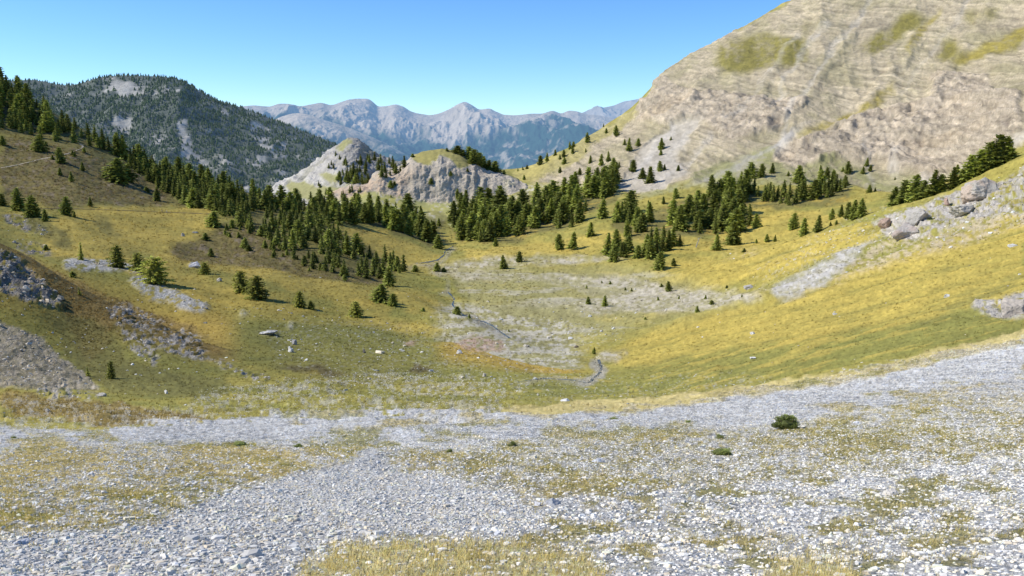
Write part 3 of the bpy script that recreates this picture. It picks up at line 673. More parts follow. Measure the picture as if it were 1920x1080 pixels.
WOOD = obj('wooded_mountain', me, kind='structure', label='dark pine covered mountain with grey scree gaps on the left')

# ------------------------------------------------------------------ far ranges
def far_range(name, sky, y0, y1, vb, rows, label, seed, amp, hz0, hz1, forest_line, style):
    def lv(u, vs):
        k = lambda f: vb + (vs - vb) * f; q = lambda f: y0 + (y1 - y0) * f
        return [(vb, y0), (k(.3), q(.22)), (k(.55), q(.45)), (k(.78), q(.7)), (k(.92), q(.88)), (vs, y1), (vs + 6, y1 * 1.03), (vs + 40, y1 * 1.2)]
    us = [s[0] for s in sky]
    u = np.arange(us[0], us[-1] + 1, 1.6)
    Uf, Vf, Yf = loft(knots(sky, lv), u, rows, 2.2)
    Xf, Yw, Zf = world_of(Uf, Vf, Yf); Pf = np.stack([Xf, Yw, Zf], 2)
    rd = ridged(Xf / amp / 5 + Zf / amp / 14, Yw / amp / 16, Zf / amp / 22, 6, .6, seed)
    rd2 = fbm(Xf / amp / 1.6, Yw / amp / 4, Zf / amp / 2, 5, .6, seed + 3)
    env = sstep(0, .06, np.linspace(0, 1, Uf.shape[0]))[:, None] * sstep(.93, .68, np.linspace(0, 1, Uf.shape[0]))[:, None]
    env2 = sstep(0, .06, np.linspace(0, 1, Uf.shape[0]))[:, None]
    Pf[..., 2] += (rd - .45) * amp * 1.8 * env + rd2 * amp * .35 * (env * .8 + .2 * env2)
    nf = fbm(Uf / 5, Vf / 3.5, .2, 4, .65, seed + 7)
    big = fbm(Uf / 60, Vf / 30, .2, 4, .6, seed + 9)
    fl = forest_line(Uf)
    fo = sstep(-8, 10, Vf - fl + big * 34 + nf * 9 - (rd - .5) * 22)
    gaps = sstep(.1, .4, fbm(Uf / 22, Vf / 9, .8, 4, .65, seed + 11)) * (1 - sstep(330, 300, Vf) * .3)
    fo = fo * (1 - .9 * gaps)
    fo = np.maximum(fo, sstep(.2, .35, nf + .3 * big) * .6 * sstep(fl - 40, fl - 10, Vf))
    rock = np.array((.54, .45, .34)) * (1 + .45 * nf)[..., None]
    och = sstep(.0, .4, big)[..., None]; rock = rock * (1 - .45 * och) + np.array((.40, .32, .22)) * .45 * och
    col = rock * (1 - fo[..., None]) + np.array((.03, .07, .05)) * fo[..., None]
    hz = hz0 + (hz1 - hz0) * (Yf - y0) / (y1 - y0)  # painted haze share, stronger on the farther slopes
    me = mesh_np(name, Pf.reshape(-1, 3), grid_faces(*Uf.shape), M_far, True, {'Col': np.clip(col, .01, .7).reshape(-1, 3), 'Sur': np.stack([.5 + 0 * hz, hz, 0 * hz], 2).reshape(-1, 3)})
    return obj(name, me, kind='structure', label=label)
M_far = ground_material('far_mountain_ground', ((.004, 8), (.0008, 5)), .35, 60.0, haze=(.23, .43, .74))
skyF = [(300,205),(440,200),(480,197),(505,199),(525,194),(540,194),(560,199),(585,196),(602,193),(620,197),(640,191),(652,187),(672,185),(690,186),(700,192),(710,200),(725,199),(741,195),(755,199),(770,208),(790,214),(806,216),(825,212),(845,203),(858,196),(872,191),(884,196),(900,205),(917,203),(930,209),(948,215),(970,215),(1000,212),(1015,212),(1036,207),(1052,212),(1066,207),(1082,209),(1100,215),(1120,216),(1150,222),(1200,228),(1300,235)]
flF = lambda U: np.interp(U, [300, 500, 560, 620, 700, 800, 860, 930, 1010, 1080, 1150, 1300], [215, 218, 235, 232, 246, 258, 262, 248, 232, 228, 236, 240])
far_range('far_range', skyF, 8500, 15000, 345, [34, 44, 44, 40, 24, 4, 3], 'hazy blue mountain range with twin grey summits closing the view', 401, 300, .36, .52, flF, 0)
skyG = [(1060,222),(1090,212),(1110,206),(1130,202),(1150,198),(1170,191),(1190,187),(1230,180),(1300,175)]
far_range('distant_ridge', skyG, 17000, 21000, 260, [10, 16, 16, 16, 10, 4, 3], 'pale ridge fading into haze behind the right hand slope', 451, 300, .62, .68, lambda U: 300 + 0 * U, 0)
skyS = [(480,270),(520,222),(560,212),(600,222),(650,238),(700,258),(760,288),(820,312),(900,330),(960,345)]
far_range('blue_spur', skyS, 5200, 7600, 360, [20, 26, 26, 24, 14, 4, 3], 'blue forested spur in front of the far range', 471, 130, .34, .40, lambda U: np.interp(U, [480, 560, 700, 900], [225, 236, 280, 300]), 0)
# ------------------------------------------------------------------ finding the ground
dg = bpy.context.evaluated_depsgraph_get(); dg.update()
TREES_ON = [BVHTree.FromObject(o, dg) for o in (GROUND, K2, K1)]
def hit(u, v):
    a = (u - 960) / F; b = (540 - v) / F
    dr = Vector((a, cP + b * sP, b * cP - sP)).normalized()
    best = None
    for t in TREES_ON:
        loc, n, i, dist = t.ray_cast(Vector((0, 0, 0)), dr)
        if loc is not None and (best is None or dist < best[1]): best = (loc, dist, n)
    return (best[0], best[2]) if best else (None, None)
def drop(x, y, z0=400):
    best = None
    for t in TREES_ON:
        loc, n, i, dist = t.ray_cast(Vector((x, y, z0)), Vector((0, 0, -1)))
        if loc is not None and (best is None or loc.z > best[0].z): best = (loc, n)
    return best if best else (None, None)

# ------------------------------------------------------------------ conifers
M_needle = simple_mat('conifer_needles', (1, 1, 1), .75, .35, 9.0, attr='Col', spec=.25, transl=.25, objvary=.34)
M_needle_far = simple_mat('distant_conifer_needles', (1, 1, 1), .8, .2, .05, attr='Col', spec=.1, haze=.06, hazec=(.22, .38, .62))  # includes a little painted haze
M_bark = simple_mat('bark', (.16, .115, .08), .95, .4, 14.0, bump=.02)
M_dead = simple_mat('dead_wood', (.33, .32, .31), .95, .4, 14.0, bump=.02)

def tube(pts, rads, sides=6):
    pts = np.array(pts, float); n = len(pts); vs = []
    for i in range(n):
        d = pts[min(i + 1, n - 1)] - pts[max(i - 1, 0)]; d /= np.linalg.norm(d) + 1e-9
        a = np.cross(d, [0.3, .9, .1]); a /= np.linalg.norm(a) + 1e-9; b = np.cross(d, a)
        for k in range(sides):
            t = 2 * math.pi * k / sides; vs.append(pts[i] + rads[i] * (a * math.cos(t) + b * math.sin(t)))
    fs = []
    for i in range(n - 1):
        for k in range(sides):
            p = i * sides + k; q = i * sides + (k + 1) % sides
            fs += [(p, q, q + sides), (p, q + sides, p + sides)]
    return np.array(vs), np.array(fs)

def join(parts):
    vs, fs, o = [], [], 0
    for v, f in parts: vs.append(v); fs.append(f + o); o += len(v)
    return np.concatenate(vs), np.concatenate(fs)

def conifer(seed, R=.22, dense=1.0, lean=0.0, base=.06, sparse=0.0, top=1.0, shape=1.0, broken=0.0):
    """unit height; returns crown mesh and trunk mesh"""
    r = np.random.default_rng(seed)
    ph = r.uniform(0, 6.28, 6); amp = r.uniform(.10, .3, 6)
    def lobes(th, t):
        return 1 + amp[0] * math.sin(th + ph[0] + 3 * t) + amp[1] * .7 * math.sin(2 * th + ph[1] - 5 * t) + amp[2] * .6 * math.sin(3 * th + ph[2] + 9 * t)
    LV, LF, LC = [], [], []
    limbs = []
    nl = int(26 * dense)
    for i in range(nl):
        t = base + (1 - base) * (i + r.uniform(-.3, .3)) / nl
        t = min(max(t, base), .985)
        prof = (1 - (t - base) / (1 - base)) ** (.78 * shape) * min(1, .62 + (t - base) * 3.2)
        nb = max(4, int(round((9 - 4 * t) * (1 - .35 * sparse))))
        a0 = r.uniform(0, 6.28)
        for b in range(nb):
            th = a0 + 6.283 * b / nb + r.uniform(-.3, .3)
            L = R * prof * lobes(th, t) * r.uniform(.62, 1.12) + .012
            if r.random() < sparse * .3: L *= .4
            if broken and abs(((th - ph[3]) % 6.28) - 3.1) < 1.0 and t < .6: L *= broken
            rise = r.uniform(-.28, .10) + (.55 * t ** 2)
            dirv = np.array([math.cos(th), math.sin(th), rise])
            p0 = np.array([lean * t * t, 0, t])
            if i % 4 == 0 and b % 2 == 0: limbs.append((p0, p0 + dirv * L * .8))
            ns = max(2, int(round(L / .034)))
            for s_ in range(ns):
                q = (s_ + .6) / ns
                c = p0 + dirv * L * q + r.normal(0, .009, 3)
                c[2] -= .05 * q * q * L / R
                for _ in range(2):
                    sz = (.030 + .016 * r.random()) * (1.25 - .45 * t)
                    n1 = dirv / np.linalg.norm(dirv) * sz * 1.25 + r.normal(0, sz * .35, 3)
                    n2 = np.array([-math.sin(th), math.cos(th), r.uniform(-.6, .6)]) * sz * .9 + r.normal(0, sz * .3, 3)
                    k = len(LV)
                    LV += [c - n1 * .5 - n2, c + n1, c - n1 * .5 + n2 + np.array([0, 0, -.3 * sz])]
                    LF.append((k, k + 1, k + 2))
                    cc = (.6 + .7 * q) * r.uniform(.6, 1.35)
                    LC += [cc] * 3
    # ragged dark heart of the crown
    nr, ns = 9, 9; cv = []
    for i in range(nr + 1):
        t = base + (.97 - base) * i / nr
        prof = (1 - (t - base) / (1 - base)) ** (.9 * shape) * min(1, .55 + (t - base) * 3.2)
        for k in range(ns):
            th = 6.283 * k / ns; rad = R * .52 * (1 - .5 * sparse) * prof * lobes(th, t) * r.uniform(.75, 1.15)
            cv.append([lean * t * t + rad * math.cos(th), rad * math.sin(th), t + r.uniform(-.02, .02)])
    cf = []
    for i in range(nr):
        for k in range(ns):
            p = i * ns + k; q = i * ns + (k + 1) % ns
            cf += [(p, q, q + ns), (p, q + ns, p + ns)]
    v, f = join([(np.array(LV), np.array(LF)), (np.array(cv), np.array(cf))])
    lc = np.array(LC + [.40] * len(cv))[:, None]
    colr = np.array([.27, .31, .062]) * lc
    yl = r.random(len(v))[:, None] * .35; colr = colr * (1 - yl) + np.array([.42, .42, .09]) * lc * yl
    tv = [tube([[0, 0, -.05], [0, 0, .1], [lean * .25, 0, .5], [lean * .9, 0, .95]], [.026, .020, .012, .003], 7)]
    for a, b in limbs: tv.append(tube([a, (a + b) / 2, b], [.006, .004, .0015], 4))
    tv, tf = join(tv)
    return v, f, colr, tv, tf

VARS = []
specs = [dict(R=.27, shape=.72), dict(R=.29, shape=.65), dict(R=.24, dense=1.05, shape=.8), dict(R=.32, shape=.6), dict(R=.27, lean=.06, shape=.68), dict(R=.26, broken=.5), dict(R=.30, sparse=.35, shape=.8),
         dict(R=.22, sparse=.3, lean=-.03), dict(R=.35, shape=.62, dense=.9), dict(R=.27, base=.12, broken=.6, shape=.8), dict(R=.34, shape=.6, sparse=.2, lean=.05), dict(R=.26, base=.03, shape=.85)]
for i, sp in enumerate(specs):
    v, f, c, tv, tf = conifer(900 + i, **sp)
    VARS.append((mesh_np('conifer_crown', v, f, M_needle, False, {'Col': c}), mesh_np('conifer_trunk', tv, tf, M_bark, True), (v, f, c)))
AIRY = []
for i, sp in enumerate([dict(R=.44, shape=.5, sparse=.6, base=.08, dense=.8), dict(R=.42, shape=.52, sparse=.35, base=.03, dense=.9), dict(R=.50, shape=.45, sparse=.3, base=.03, dense=.9, lean=.08), dict(R=.24, sparse=.9, dense=.6, base=.05)]):
    v, f, c, tv, tf = conifer(950 + i, **sp)
    c = c * np.array([1.25, 1.15, 1.1])
    AIRY.append((mesh_np('larch_crown', v, f, M_needle, False, {'Col': c}), mesh_np('larch_trunk', tv, tf, M_bark, True), (v, f, c)))

used_first = {}
def place_tree(loc, h, label, group=None, name='pine_tree', category='pine tree', var=None, wide=1.0, pool=None):
    pool = pool or VARS
    k = var if var is not None else random.randrange(len(pool))
    cm, tm, _ = pool[k % len(pool)]
    t = empty(name, (loc.x, loc.y, loc.z - .02 * h), random.uniform(0, 6.28), label, category, group)
    h *= .99; wide *= 1.28; t.scale = (h * wide, h * wide, h)
    obj('trunk', tm, t); obj('crown', cm, t)
    return t

def inpoly(x, y, pg):
    c = False; n = len(pg)
    for i in range(n):
        x0, y0 = pg[i]; x1, y1 = pg[(i + 1) % n]
        if (y0 > y) != (y1 > y) and x < (x1 - x0) * (y - y0) / (y1 - y0) + x0: c = not c
    return c

CAND = []       # (px height, loc, h, label, group)
def stand(poly, n, h0, h1, label, group, gap=.24, wide=1.0):
    xs = [p[0] for p in poly]; ys = [p[1] for p in poly]; got = []
    tries = 0
    while len(got) < n and tries < n * 60:
        tries += 1
        x = random.uniform(min(xs), max(xs)); y = random.uniform(min(ys), max(ys))
        if not inpoly(x, y, poly): continue
        hp = random.uniform(h0, h1) * random.choice((1, 1, 1, .8, .62))
        if any(abs(x - a) < gap * hp and abs(y - b) < gap * hp * .55 for a, b in got): continue
        loc, nn = hit(x, y)
        if loc is None: continue
        got.append((x, y)); h = .96 * hp * loc.y / F
        CAND.append((hp, loc, h, label, group, wide))
G_ = 'conifers standing in dense stands'
stand([(-80,122),(0,156),(100,218),(200,270),(255,300),(240,306),(190,282),(100,265),(0,242),(-80,220)], 140, 28, 42, 'dark conifer packed in the stand climbing the left skyline', 'conifers on the left skyline', .2)
stand([(225,288),(300,322),(400,352),(470,367),(500,380),(470,402),(400,397),(350,388),(310,362),(280,342),(240,310)], 150, 32, 44, 'green conifer in the long stand above the golden left meadow', 'conifers above the golden left meadow')
stand([(400,395),(480,388),(560,396),(600,412),(640,440),(690,475),(750,500),(765,510),(700,525),(640,514),(560,500),(500,455),(430,418)], 112, 28, 42, 'green conifer in the stand running down the spur to the stream', 'conifers running down the left spur')
stand([(500,391),(620,386),(700,400),(760,414),(812,428),(815,455),(790,452),(740,432),(690,418),(640,424),(590,415)], 78, 38, 48, 'dark conifer in the band behind the small golden meadow', 'conifers behind the small golden meadow')
stand([(842,425),(862,398),(960,385),(985,398),(978,440),(905,456),(862,452)], 62, 42, 52, 'dark conifer in the dense wood right of the stream gap', 'conifers right of the stream gap')
stand([(985,390),(1070,362),(1150,348),(1160,366),(1120,378),(1095,400),(1085,424),(1050,432),(1000,440),(985,430)], 44, 42, 52, 'dark conifer on the golden slope below the saddle', 'conifers below the saddle')
stand([(1125,402),(1220,388),(1232,402),(1205,438),(1165,420),(1130,424)], 17, 38, 46, 'dark conifer in the group left of the two paired firs', 'conifers in the middle group')
stand([(1196,462),(1240,446),(1284,455),(1270,466),(1222,488),(1200,482)], 13, 36, 46, 'dark conifer in the clump at the edge of the gravel plain', 'conifers in the clump by the gravel plain')
stand([(1268,414),(1310,402),(1398,396),(1412,422),(1385,436),(1345,446),(1300,438)], 24, 44, 54, 'tall dark conifer in the clump above the right hand meadow crest', 'conifers above the meadow crest')
stand([(1318,372),(1345,362),(1400,362),(1402,380),(1350,386)], 16, 42, 52, 'tall dark conifer in the upper clump at the mountain foot', 'conifers at the mountain foot')
stand([(1408,350),(1440,366),(1500,362),(1585,345),(1592,356),(1540,380),(1480,388),(1440,384),(1415,365)], 30, 30, 40, 'conifer in the loose belt below the crags', 'conifers in the belt below the crags')
stand([(688,296),(740,306),(765,316),(745,330),(700,338),(688,350),(640,345)], 34, 17, 25, 'small dark pine on the shaded shoulder of the pale crag', 'pines on the shoulder of the pale crag')
stand([(600,305),(650,280),(690,296),(690,350),(660,372),(620,372),(590,350)], 34, 8, 17, 'small pine clinging to the pale limestone crag', 'pines on the pale crag')
stand([(1145,372),(1160,348),(1155,340),(1120,345)], 6, 40, 48, 'dark conifer on the golden slope below the saddle', 'conifers below the saddle')
# saplings on the scrubby left slope
SAPS = []
def saplings(poly, n, h0, h1, label, group):
    k = 0
    while k < n:
        x = random.uniform(min(p[0] for p in poly), max(p[0] for p in poly)); y = random.uniform(min(p[1] for p in poly), max(p[1] for p in poly))
        if not inpoly(x, y, poly): continue
        loc, _ = hit(x, y)
        if loc is None: continue
        k += 1; hp = random.uniform(h0, h1)
        place_tree(loc, hp * loc.y / F, label, group, 'young_pine', 'young pine', wide=random.uniform(1, 1.5))
saplings([(395,405),(460,418),(560,480),(700,532),(640,530),(520,495),(430,455)], 34, 8, 20, 'young bushy pine on the stony brown slope below the spur stand', 'young pines on the stony left slope')
saplings([(60,262),(230,300),(280,345),(290,370),(180,330),(60,290)], 14, 6, 13, 'small pine bush on the brown slope below the left forest edge', 'pine bushes below the left forest edge')

def T(u, v, hp, label, **k):
    loc, _ = hit(u, v)
    if loc is None: return
    if hp < 16: k.setdefault('name', 'young_pine'); k.setdefault('category', 'young pine')
    return place_tree(loc, hp * loc.y / F, label, **k)
LA = dict(pool=AIRY, name='larch_tree', category='larch')
T(222, 501, 43, 'upright green larch, leftmost of three behind the pale rock rib', var=1, **LA, wide=.8)
T(259, 508, 36, 'dull green larch in the middle of three behind the rock rib', var=0, **LA)
T(293, 530, 50, 'broad bright green larch right of the other two behind the rock rib, long shadow', var=2, **LA)
T(453, 548, 42, 'thin airy larch, left one of the pair on the golden left slope', var=0, **LA)
T(483, 560, 46, 'dense broad larch, right one of the pair on the golden left slope', var=1, **LA)
T(563, 576, 32, 'larch with a small bush against it on the golden left slope', var=1, **LA, wide=.8)
T(583, 580, 18, 'small dark bushy pine touching the larch on the golden slope')
T(668, 594, 31, 'lone bushy larch on the golden crest above the pink soil', var=1, **LA)
T(716, 566, 36, 'large broad conifer at the foot of the left spur stand', var=8, wide=1.3)
T(737, 574, 26, 'lower conifer joined to the large broad one at the spur foot', var=3, wide=1.2)
T(730, 536, 38, 'dark conifer on the shaded bank at the lower tip of the spur stand', var=6)
T(386, 514, 23, 'bushy larch beside the grey boulder on the left meadow', var=2, **LA)
T(396, 480, 16, 'small pine casting a shadow on the stony slope left of the spur', var=3)
T(222, 343, 48, 'largest dark pine alone on the brown slope, left of its twin', var=8, wide=1.25)
T(240, 340, 34, 'dark pine joined to the right side of the largest lone pine', var=10, wide=1.2)
T(153, 487, 36, 'thin yellowish larch standing on the upper golden ridge', var=3, **LA, wide=.7)
T(210, 710, 36, 'slim bright green young larch in the gully with a long shadow', var=1, **LA, wide=.55)
T(165, 706, 20, 'pale yellow green sapling left of the slim larch in the gully', var=3, **LA)
T(149, 553, 16, 'small yellowish sapling on the rusty crest of the near spur', var=3, **LA)
T(137, 520, 12, 'tiny round bush on the crest of the near spur', wide=1.6)
T(35, 395, 44, 'tall dark pine, left of the close pair on the upper left slope', var=0)
T(61, 407, 42, 'tall dark pine, right of the close pair on the upper left slope', var=3)
T(4, 386, 24, 'dark pine cut by the left edge of the picture', var=8)
T(85, 415, 24, 'small dark pine in the shade below the close pair', var=2)
T(126, 404, 37, 'pointed dark pine alone where the footpath starts', var=1)
T(140, 408, 12, 'little pine at the foot of the pointed dark pine')
T(170, 386, 17, 'small pine just above the footpath on the left slope', var=5)
T(76, 284, 32, 'stout pine on the upper brown slope below the forest', var=8, wide=1.1)
T(113, 306, 30, 'pine standing on the zigzag trail', var=1)
T(155, 320, 17, 'small pine below the bend of the zigzag trail', var=2)
T(113, 328, 14, 'small pine under the trail pine on the brown slope', var=4)
T(134, 341, 20, 'narrow pine on the middle of the brown slope', var=7)
T(5, 272, 18, 'dark little pine at the left edge of the brown slope', var=3)
T(295, 376, 26, 'dark pine alone in front of the left stand, above the hikers', var=11)
T(402, 425, 30, 'dark bushy pine at the right end of the golden left meadow', var=8, wide=1.3)
T(385, 450, 14, 'low bushy pine on the stony slope under the meadow end', var=10, wide=1.6)
T(425, 432, 14, 'small slim pine on the brow at the meadow end', var=2)
T(86, 470, 12, 'small dark shrub in the shaded rocks on the left', wide=1.4)
T(943, 504, 27, 'left one of two lone conifers on the flat valley floor', var=0)
T(974, 491, 21, 'right one of two lone conifers on the flat valley floor', var=3)
T(1048, 468, 31, 'dark conifer, left of the spaced pair at the edge of the gravel plain', var=1)
T(1076, 468, 34, 'conifer with visible trunk, right of the spaced pair at the gravel plain', var=9)
T(1134, 574, 22, 'dark pine alone on the gravel plain with a smaller one at its left', var=11)
T(1103, 570, 15, 'small pine left of the dark one on the gravel plain', var=3)
T(1253, 547, 21, 'pointed pine at the right side of the grass mound', var=1)
T(1240, 538, 7, 'tiny bush just left of the pointed pine by the mound', wide=1.4)
T(1238, 504, 34, 'conifer in front of the clump by the gravel plain', var=8)
T(1263, 498, 15, 'small conifer right of the front one by the gravel plain', var=3)
T(1307, 586, 14, 'small dark pine on the gravel near the right meadow edge', var=6)
T(1335, 571, 9, 'low spreading bush on the right hand gravel', wide=1.6)
T(1323, 561, 9, 'tiny pine above the spreading bush on the gravel')
T(1273, 561, 8, 'tiny pine on the gravel below the pointed pine')
T(1234, 563, 7, 'tiny sapling at the left of the gravel fan')
T(1184, 546, 7, 'tiny bush at the right foot of the grass mound', wide=1.4)
T(1172, 544, 6, 'tiny pale bush on the right foot of the grass mound', wide=1.5)
T(1144, 533, 6, 'tiny bush on the crest of the grass mound', wide=1.3)
T(1128, 531, 5, 'tiny sapling behind the grass mound')
T(1100, 541, 7, 'tiny pine on the left end of the grass mound')
T(1363, 540, 6, 'tiny bush where the right meadow meets the gravel', wide=1.5)
T(1391, 557, 6, 'tiny sapling at the right end of the gravel')
T(1210, 599, 5, 'low tuft of pine on the plain under the gravel', wide=1.8)
T(930, 462, 17, 'small conifer just in front of the dense wood', var=4)
T(765, 397, 36, 'big lone conifer on the grassy foot of the cliff, above the band', var=3, wide=1.15)
T(858, 373, 20, 'lone slim conifer with a slanting shadow under the cliff', var=2)
T(822, 466, 28, 'conifer at the mouth of the gap beside the stream', var=3)
T(823, 424, 16, 'small conifer in the gap between the two woods', var=2)
T(820, 509, 18, 'dark pine on the bank of the dry stream bed', var=3, wide=1.2)
T(832, 510, 9, 'low bush right of the pine on the stream bank', wide=2)
T(857, 590, 17, 'dark rounded bush on the earth bank above the stream', var=8, wide=1.5)
T(880, 597, 10, 'small pine downstream of the rounded bank bush')
T(794, 584, 8, 'dark low bush on the cut bank of the golden meadow', wide=2)
T(954, 622, 5, 'tiny bush on the grassy crest above the stream', wide=1.5)
T(1114, 664, 14, 'small green pine above the stream bend', var=2)
T(725, 530, 18, 'slender conifer at the tip of the left spur')
T(745, 508, 30, 'conifer at the outermost tip of the left spur stand', var=5)
T(778, 510, 14, 'low conifer where the spur meets the meadow', var=8, wide=1.4)
# loose trees of the right side
for k, (u, v, hp) in enumerate([(1132,238,7),(1137,250,10),(1155,256,21),(1101,267,19),(1088,263,6),(1075,277,12),(1068,280,15),(1062,278,12),(1073,288,16),(1057,294,14),(1050,299,10),(1041,292,12),(1026,303,17),(1013,309,18),(988,317,8),(980,319,7),(971,321,6),(1058,308,14),(1050,324,12),(983,337,10),(1087,328,14),(1077,330,7),(1107,306,15),(1098,286,8)]):
    T(u, v, hp, 'small pine on the golden skyline slope above the saddle' if hp < 12 else 'pine on the golden skyline slope right of the saddle', group='pines on the skyline slope above the saddle')
for k, (u, v, hp) in enumerate([(1128,310,22),(1141,303,20),(1150,317,22),(1161,315,12),(1179,283,25),(1171,272,12),(1197,274,15),(1240,280,22),(1239,291,12),(1258,263,8),(1187,322,23),(1204,335,21),(1219,343,32),(1237,321,20),(1246,319,12),(1272,320,11)]):
    T(u, v, hp, 'lone dark pine scattered on the pale scree fan', group='pines on the pale scree fan')
T(1267, 371, 19, 'small pointed pine by the thin gravel gully'); T(1244, 382, 14, 'low pine left of the thin gravel gully')
T(1275, 432, 50, 'tall twin fir, the right one of the close pair on open grass', var=0); T(1262, 422, 52, 'tall twin fir, the left one of the close pair on open grass', var=2)
T(1310, 430, 38, 'fir at the left end of the clump above the meadow crest', var=3)
T(1417, 427, 28, 'single conifer just right of the crest clump', var=1)
T(1344, 470, 33, 'conifer below the crest clump with half its foot hidden', var=5)
T(1376, 460, 48, 'tall dense conifer standing on the crest of the right meadow', var=4)
T(1395, 473, 8, 'low bush on the crest of the right meadow', wide=1.6)
T(1152, 490, 34, 'dark conifer at the lower left of the middle trees', var=1); T(1140, 478, 44, 'tall conifer above the lowest middle tree', var=7)
T(1155, 470, 42, 'conifer behind the tall pair in the middle', var=0); T(1168, 482, 30, 'rounded conifer among the lower middle trees', var=8)
T(1178, 474, 34, 'conifer at the right of the lower middle trees', var=3); T(1176, 443, 30, 'conifer uphill of the lower middle trees with a slanting shadow', var=2)
T(1108, 443, 28, 'crooked conifer alone on the golden bank', var=6); T(1196, 484, 26, 'low conifer next to the gravel plain clump', var=8)
T(1152, 492, 12, 'sapling at the foot of the lower middle trees')
for u, v, hp, l in [(1489,430,32,'leftmost of three bushy conifers beyond the right crest'),(1507,441,34,'middle one of three bushy conifers beyond the right crest'),(1535,435,33,'rightmost of three bushy conifers beyond the right crest'),
                    (1560,412,22,'slim conifer beyond the right crest'),(1577,407,24,'conifer left of the dense clump beyond the crest'),(1590,412,34,'left conifer of the dense clump beyond the crest'),(1602,411,38,'middle conifer of the dense clump beyond the crest'),(1615,407,36,'right conifer of the dense clump beyond the crest'),
                    (1438,453,15,'small round pine on the right crest'),(1453,453,14,'small pointed pine on the right crest'),(1418,456,9,'low bush left of the small crest pines'),(1557,424,9,'low bush under the slim conifer'),(1568,422,10,'small dark bush beside the low bush'),
                    (1407,397,10,'little pine under the mountain foot clump'),(1498,343,34,'bushy pine alone under the grey crag'),(1448,325,20,'crooked pine high under the crags'),(1428,332,26,'thin pine high under the crags'),(1408,335,32,'pine standing above the mountain foot clump'),
                    (1538,325,16,'small pine left of the scree bushes'),(1550,335,22,'pine above the belt under the crags'),(1562,345,28,'pine at the right part of the crag belt'),(1590,325,24,'pine near the right end of the crag belt'),(1585,348,20,'round pine below the last belt pine'),
                    (1626,312,17,'upper pine of the three under the big gully'),(1632,322,14,'right pine of the three under the big gully'),(1618,326,14,'left pine of the three under the big gully'),(1630,361,15,'pine below the three under the big gully'),(1641,359,8,'tiny pine right of the pine below the gully'),
                    (1478,330,9,'tiny pine under the left crag'),(1580,322,9,'tiny pine above the belt end'),(1678,337,6,'tiny bush in the dry gully'),(1795,325,17,'small slim pine on the tan slope behind the big trees'),(1788,328,8,'tiny bush left of the slim pine on the tan slope')]:
    T(u, v, hp, l)
def on_crest(u, v, hp, label, dy=7, **k):
    """stands just behind the right hand crest: root found by dropping onto the slope"""
    Yc = float(np.interp(u, [1350, 1500, 1600, 1750, 1920], [390, 370, 350, 310, 300])) + dy
    x, y, z = world_of(u, v, Yc); loc, _ = drop(float(x), Yc, 60)
    place_tree(loc, hp * Yc / F, label, **k)
CR = 'tall dark pines in a row behind the right rocky ridge'
for u, hp, w_, l in [(1680,40,1.2,'leftmost pine of the row behind the rocky ridge'),(1697,48,1.3,'wide pine second in the row behind the rocky ridge'),(1718,54,1.1,'pointed pine third in the row behind the rocky ridge'),(1733,38,1.2,'lower pine filling the gap right of the pointed one'),
                     (1750,52,1.2,'broad pine in the middle of the ridge row'),(1764,38,1.3,'shorter pine right of the broad middle one'),(1786,44,1.2,'leaning pine left of the red boulder'),(1800,32,1.1,'small pine squeezed left of the red boulder'),
                     (1815,50,1.1,'pine rising behind the red boulder'),(1833,52,1.2,'pine behind the right shoulder of the red boulder'),(1850,56,1.1,'second highest pine of the right hand clump'),(1866,62,1.1,'highest pine of the right hand clump'),(1880,50,1.2,'wind bent pine at the right end of the ridge row')]:
    on_crest(u, 360, hp, l, wide=w_)
# trees along the top of the cliff hill
for u, hp, l, w_ in [(858,15,'round pine crowning the cliff hill',2.2),(868,12,'low pine right of the crowning round pine',2),(838,6,'tiny shrub on the cliff hill top',1.6),(880,26,'first pine of the row behind the cliff hill shoulder',1.2),(889,28,'tall second pine of the row behind the cliff hill shoulder',1.3),(898,26,'third pine of the row behind the cliff hill shoulder',1.3),
                    (907,22,'fourth pine of the row behind the cliff hill shoulder',1.3),(917,19,'fifth pine of the row, lower down the shoulder',1.1),(929,21,'dark twin pine right of the shoulder row',1.5),(945,9,'tiny pine on the saddle left',1),(774,7,'tiny bush on the left brow of the cliff',1.8)]:
    yy = float(np.interp(u, [p[0] for p in sky2], [p[1] for p in sky2]))
    loc = None
    for dv_ in range(2, 24, 2):
        loc, _ = hit(u, yy + dv_)
        if loc is not None and loc.y < 1300: break
    if loc is not None: place_tree(loc, hp * loc.y / F, l, wide=w_, var=8, **(dict(name='young_pine', category='young pine') if hp < 16 else {}))
for u, v, hp, l in [(845,330,10,'dark bush high in the dark cliff crack'),(809,345,12,'bush in the black cleft of the cliff'),(877,322,7,'small bush on the right cliff face'),(733,352,14,'dark pine at the notch left of the cliff'),(740,348,9,'small pine right of the notch pine'),(733,370,5,'round bush on the grass under the cliff'),(637,338,18,'dark round pine at the foot of the pale crag'),(650,340,15,'slim pine right of the round crag pine'),(667,345,20,'pine pair near the crag foot'),(600,352,8,'little pine on the pale slab')]:
    T(u, v, hp, l, wide=1.2)

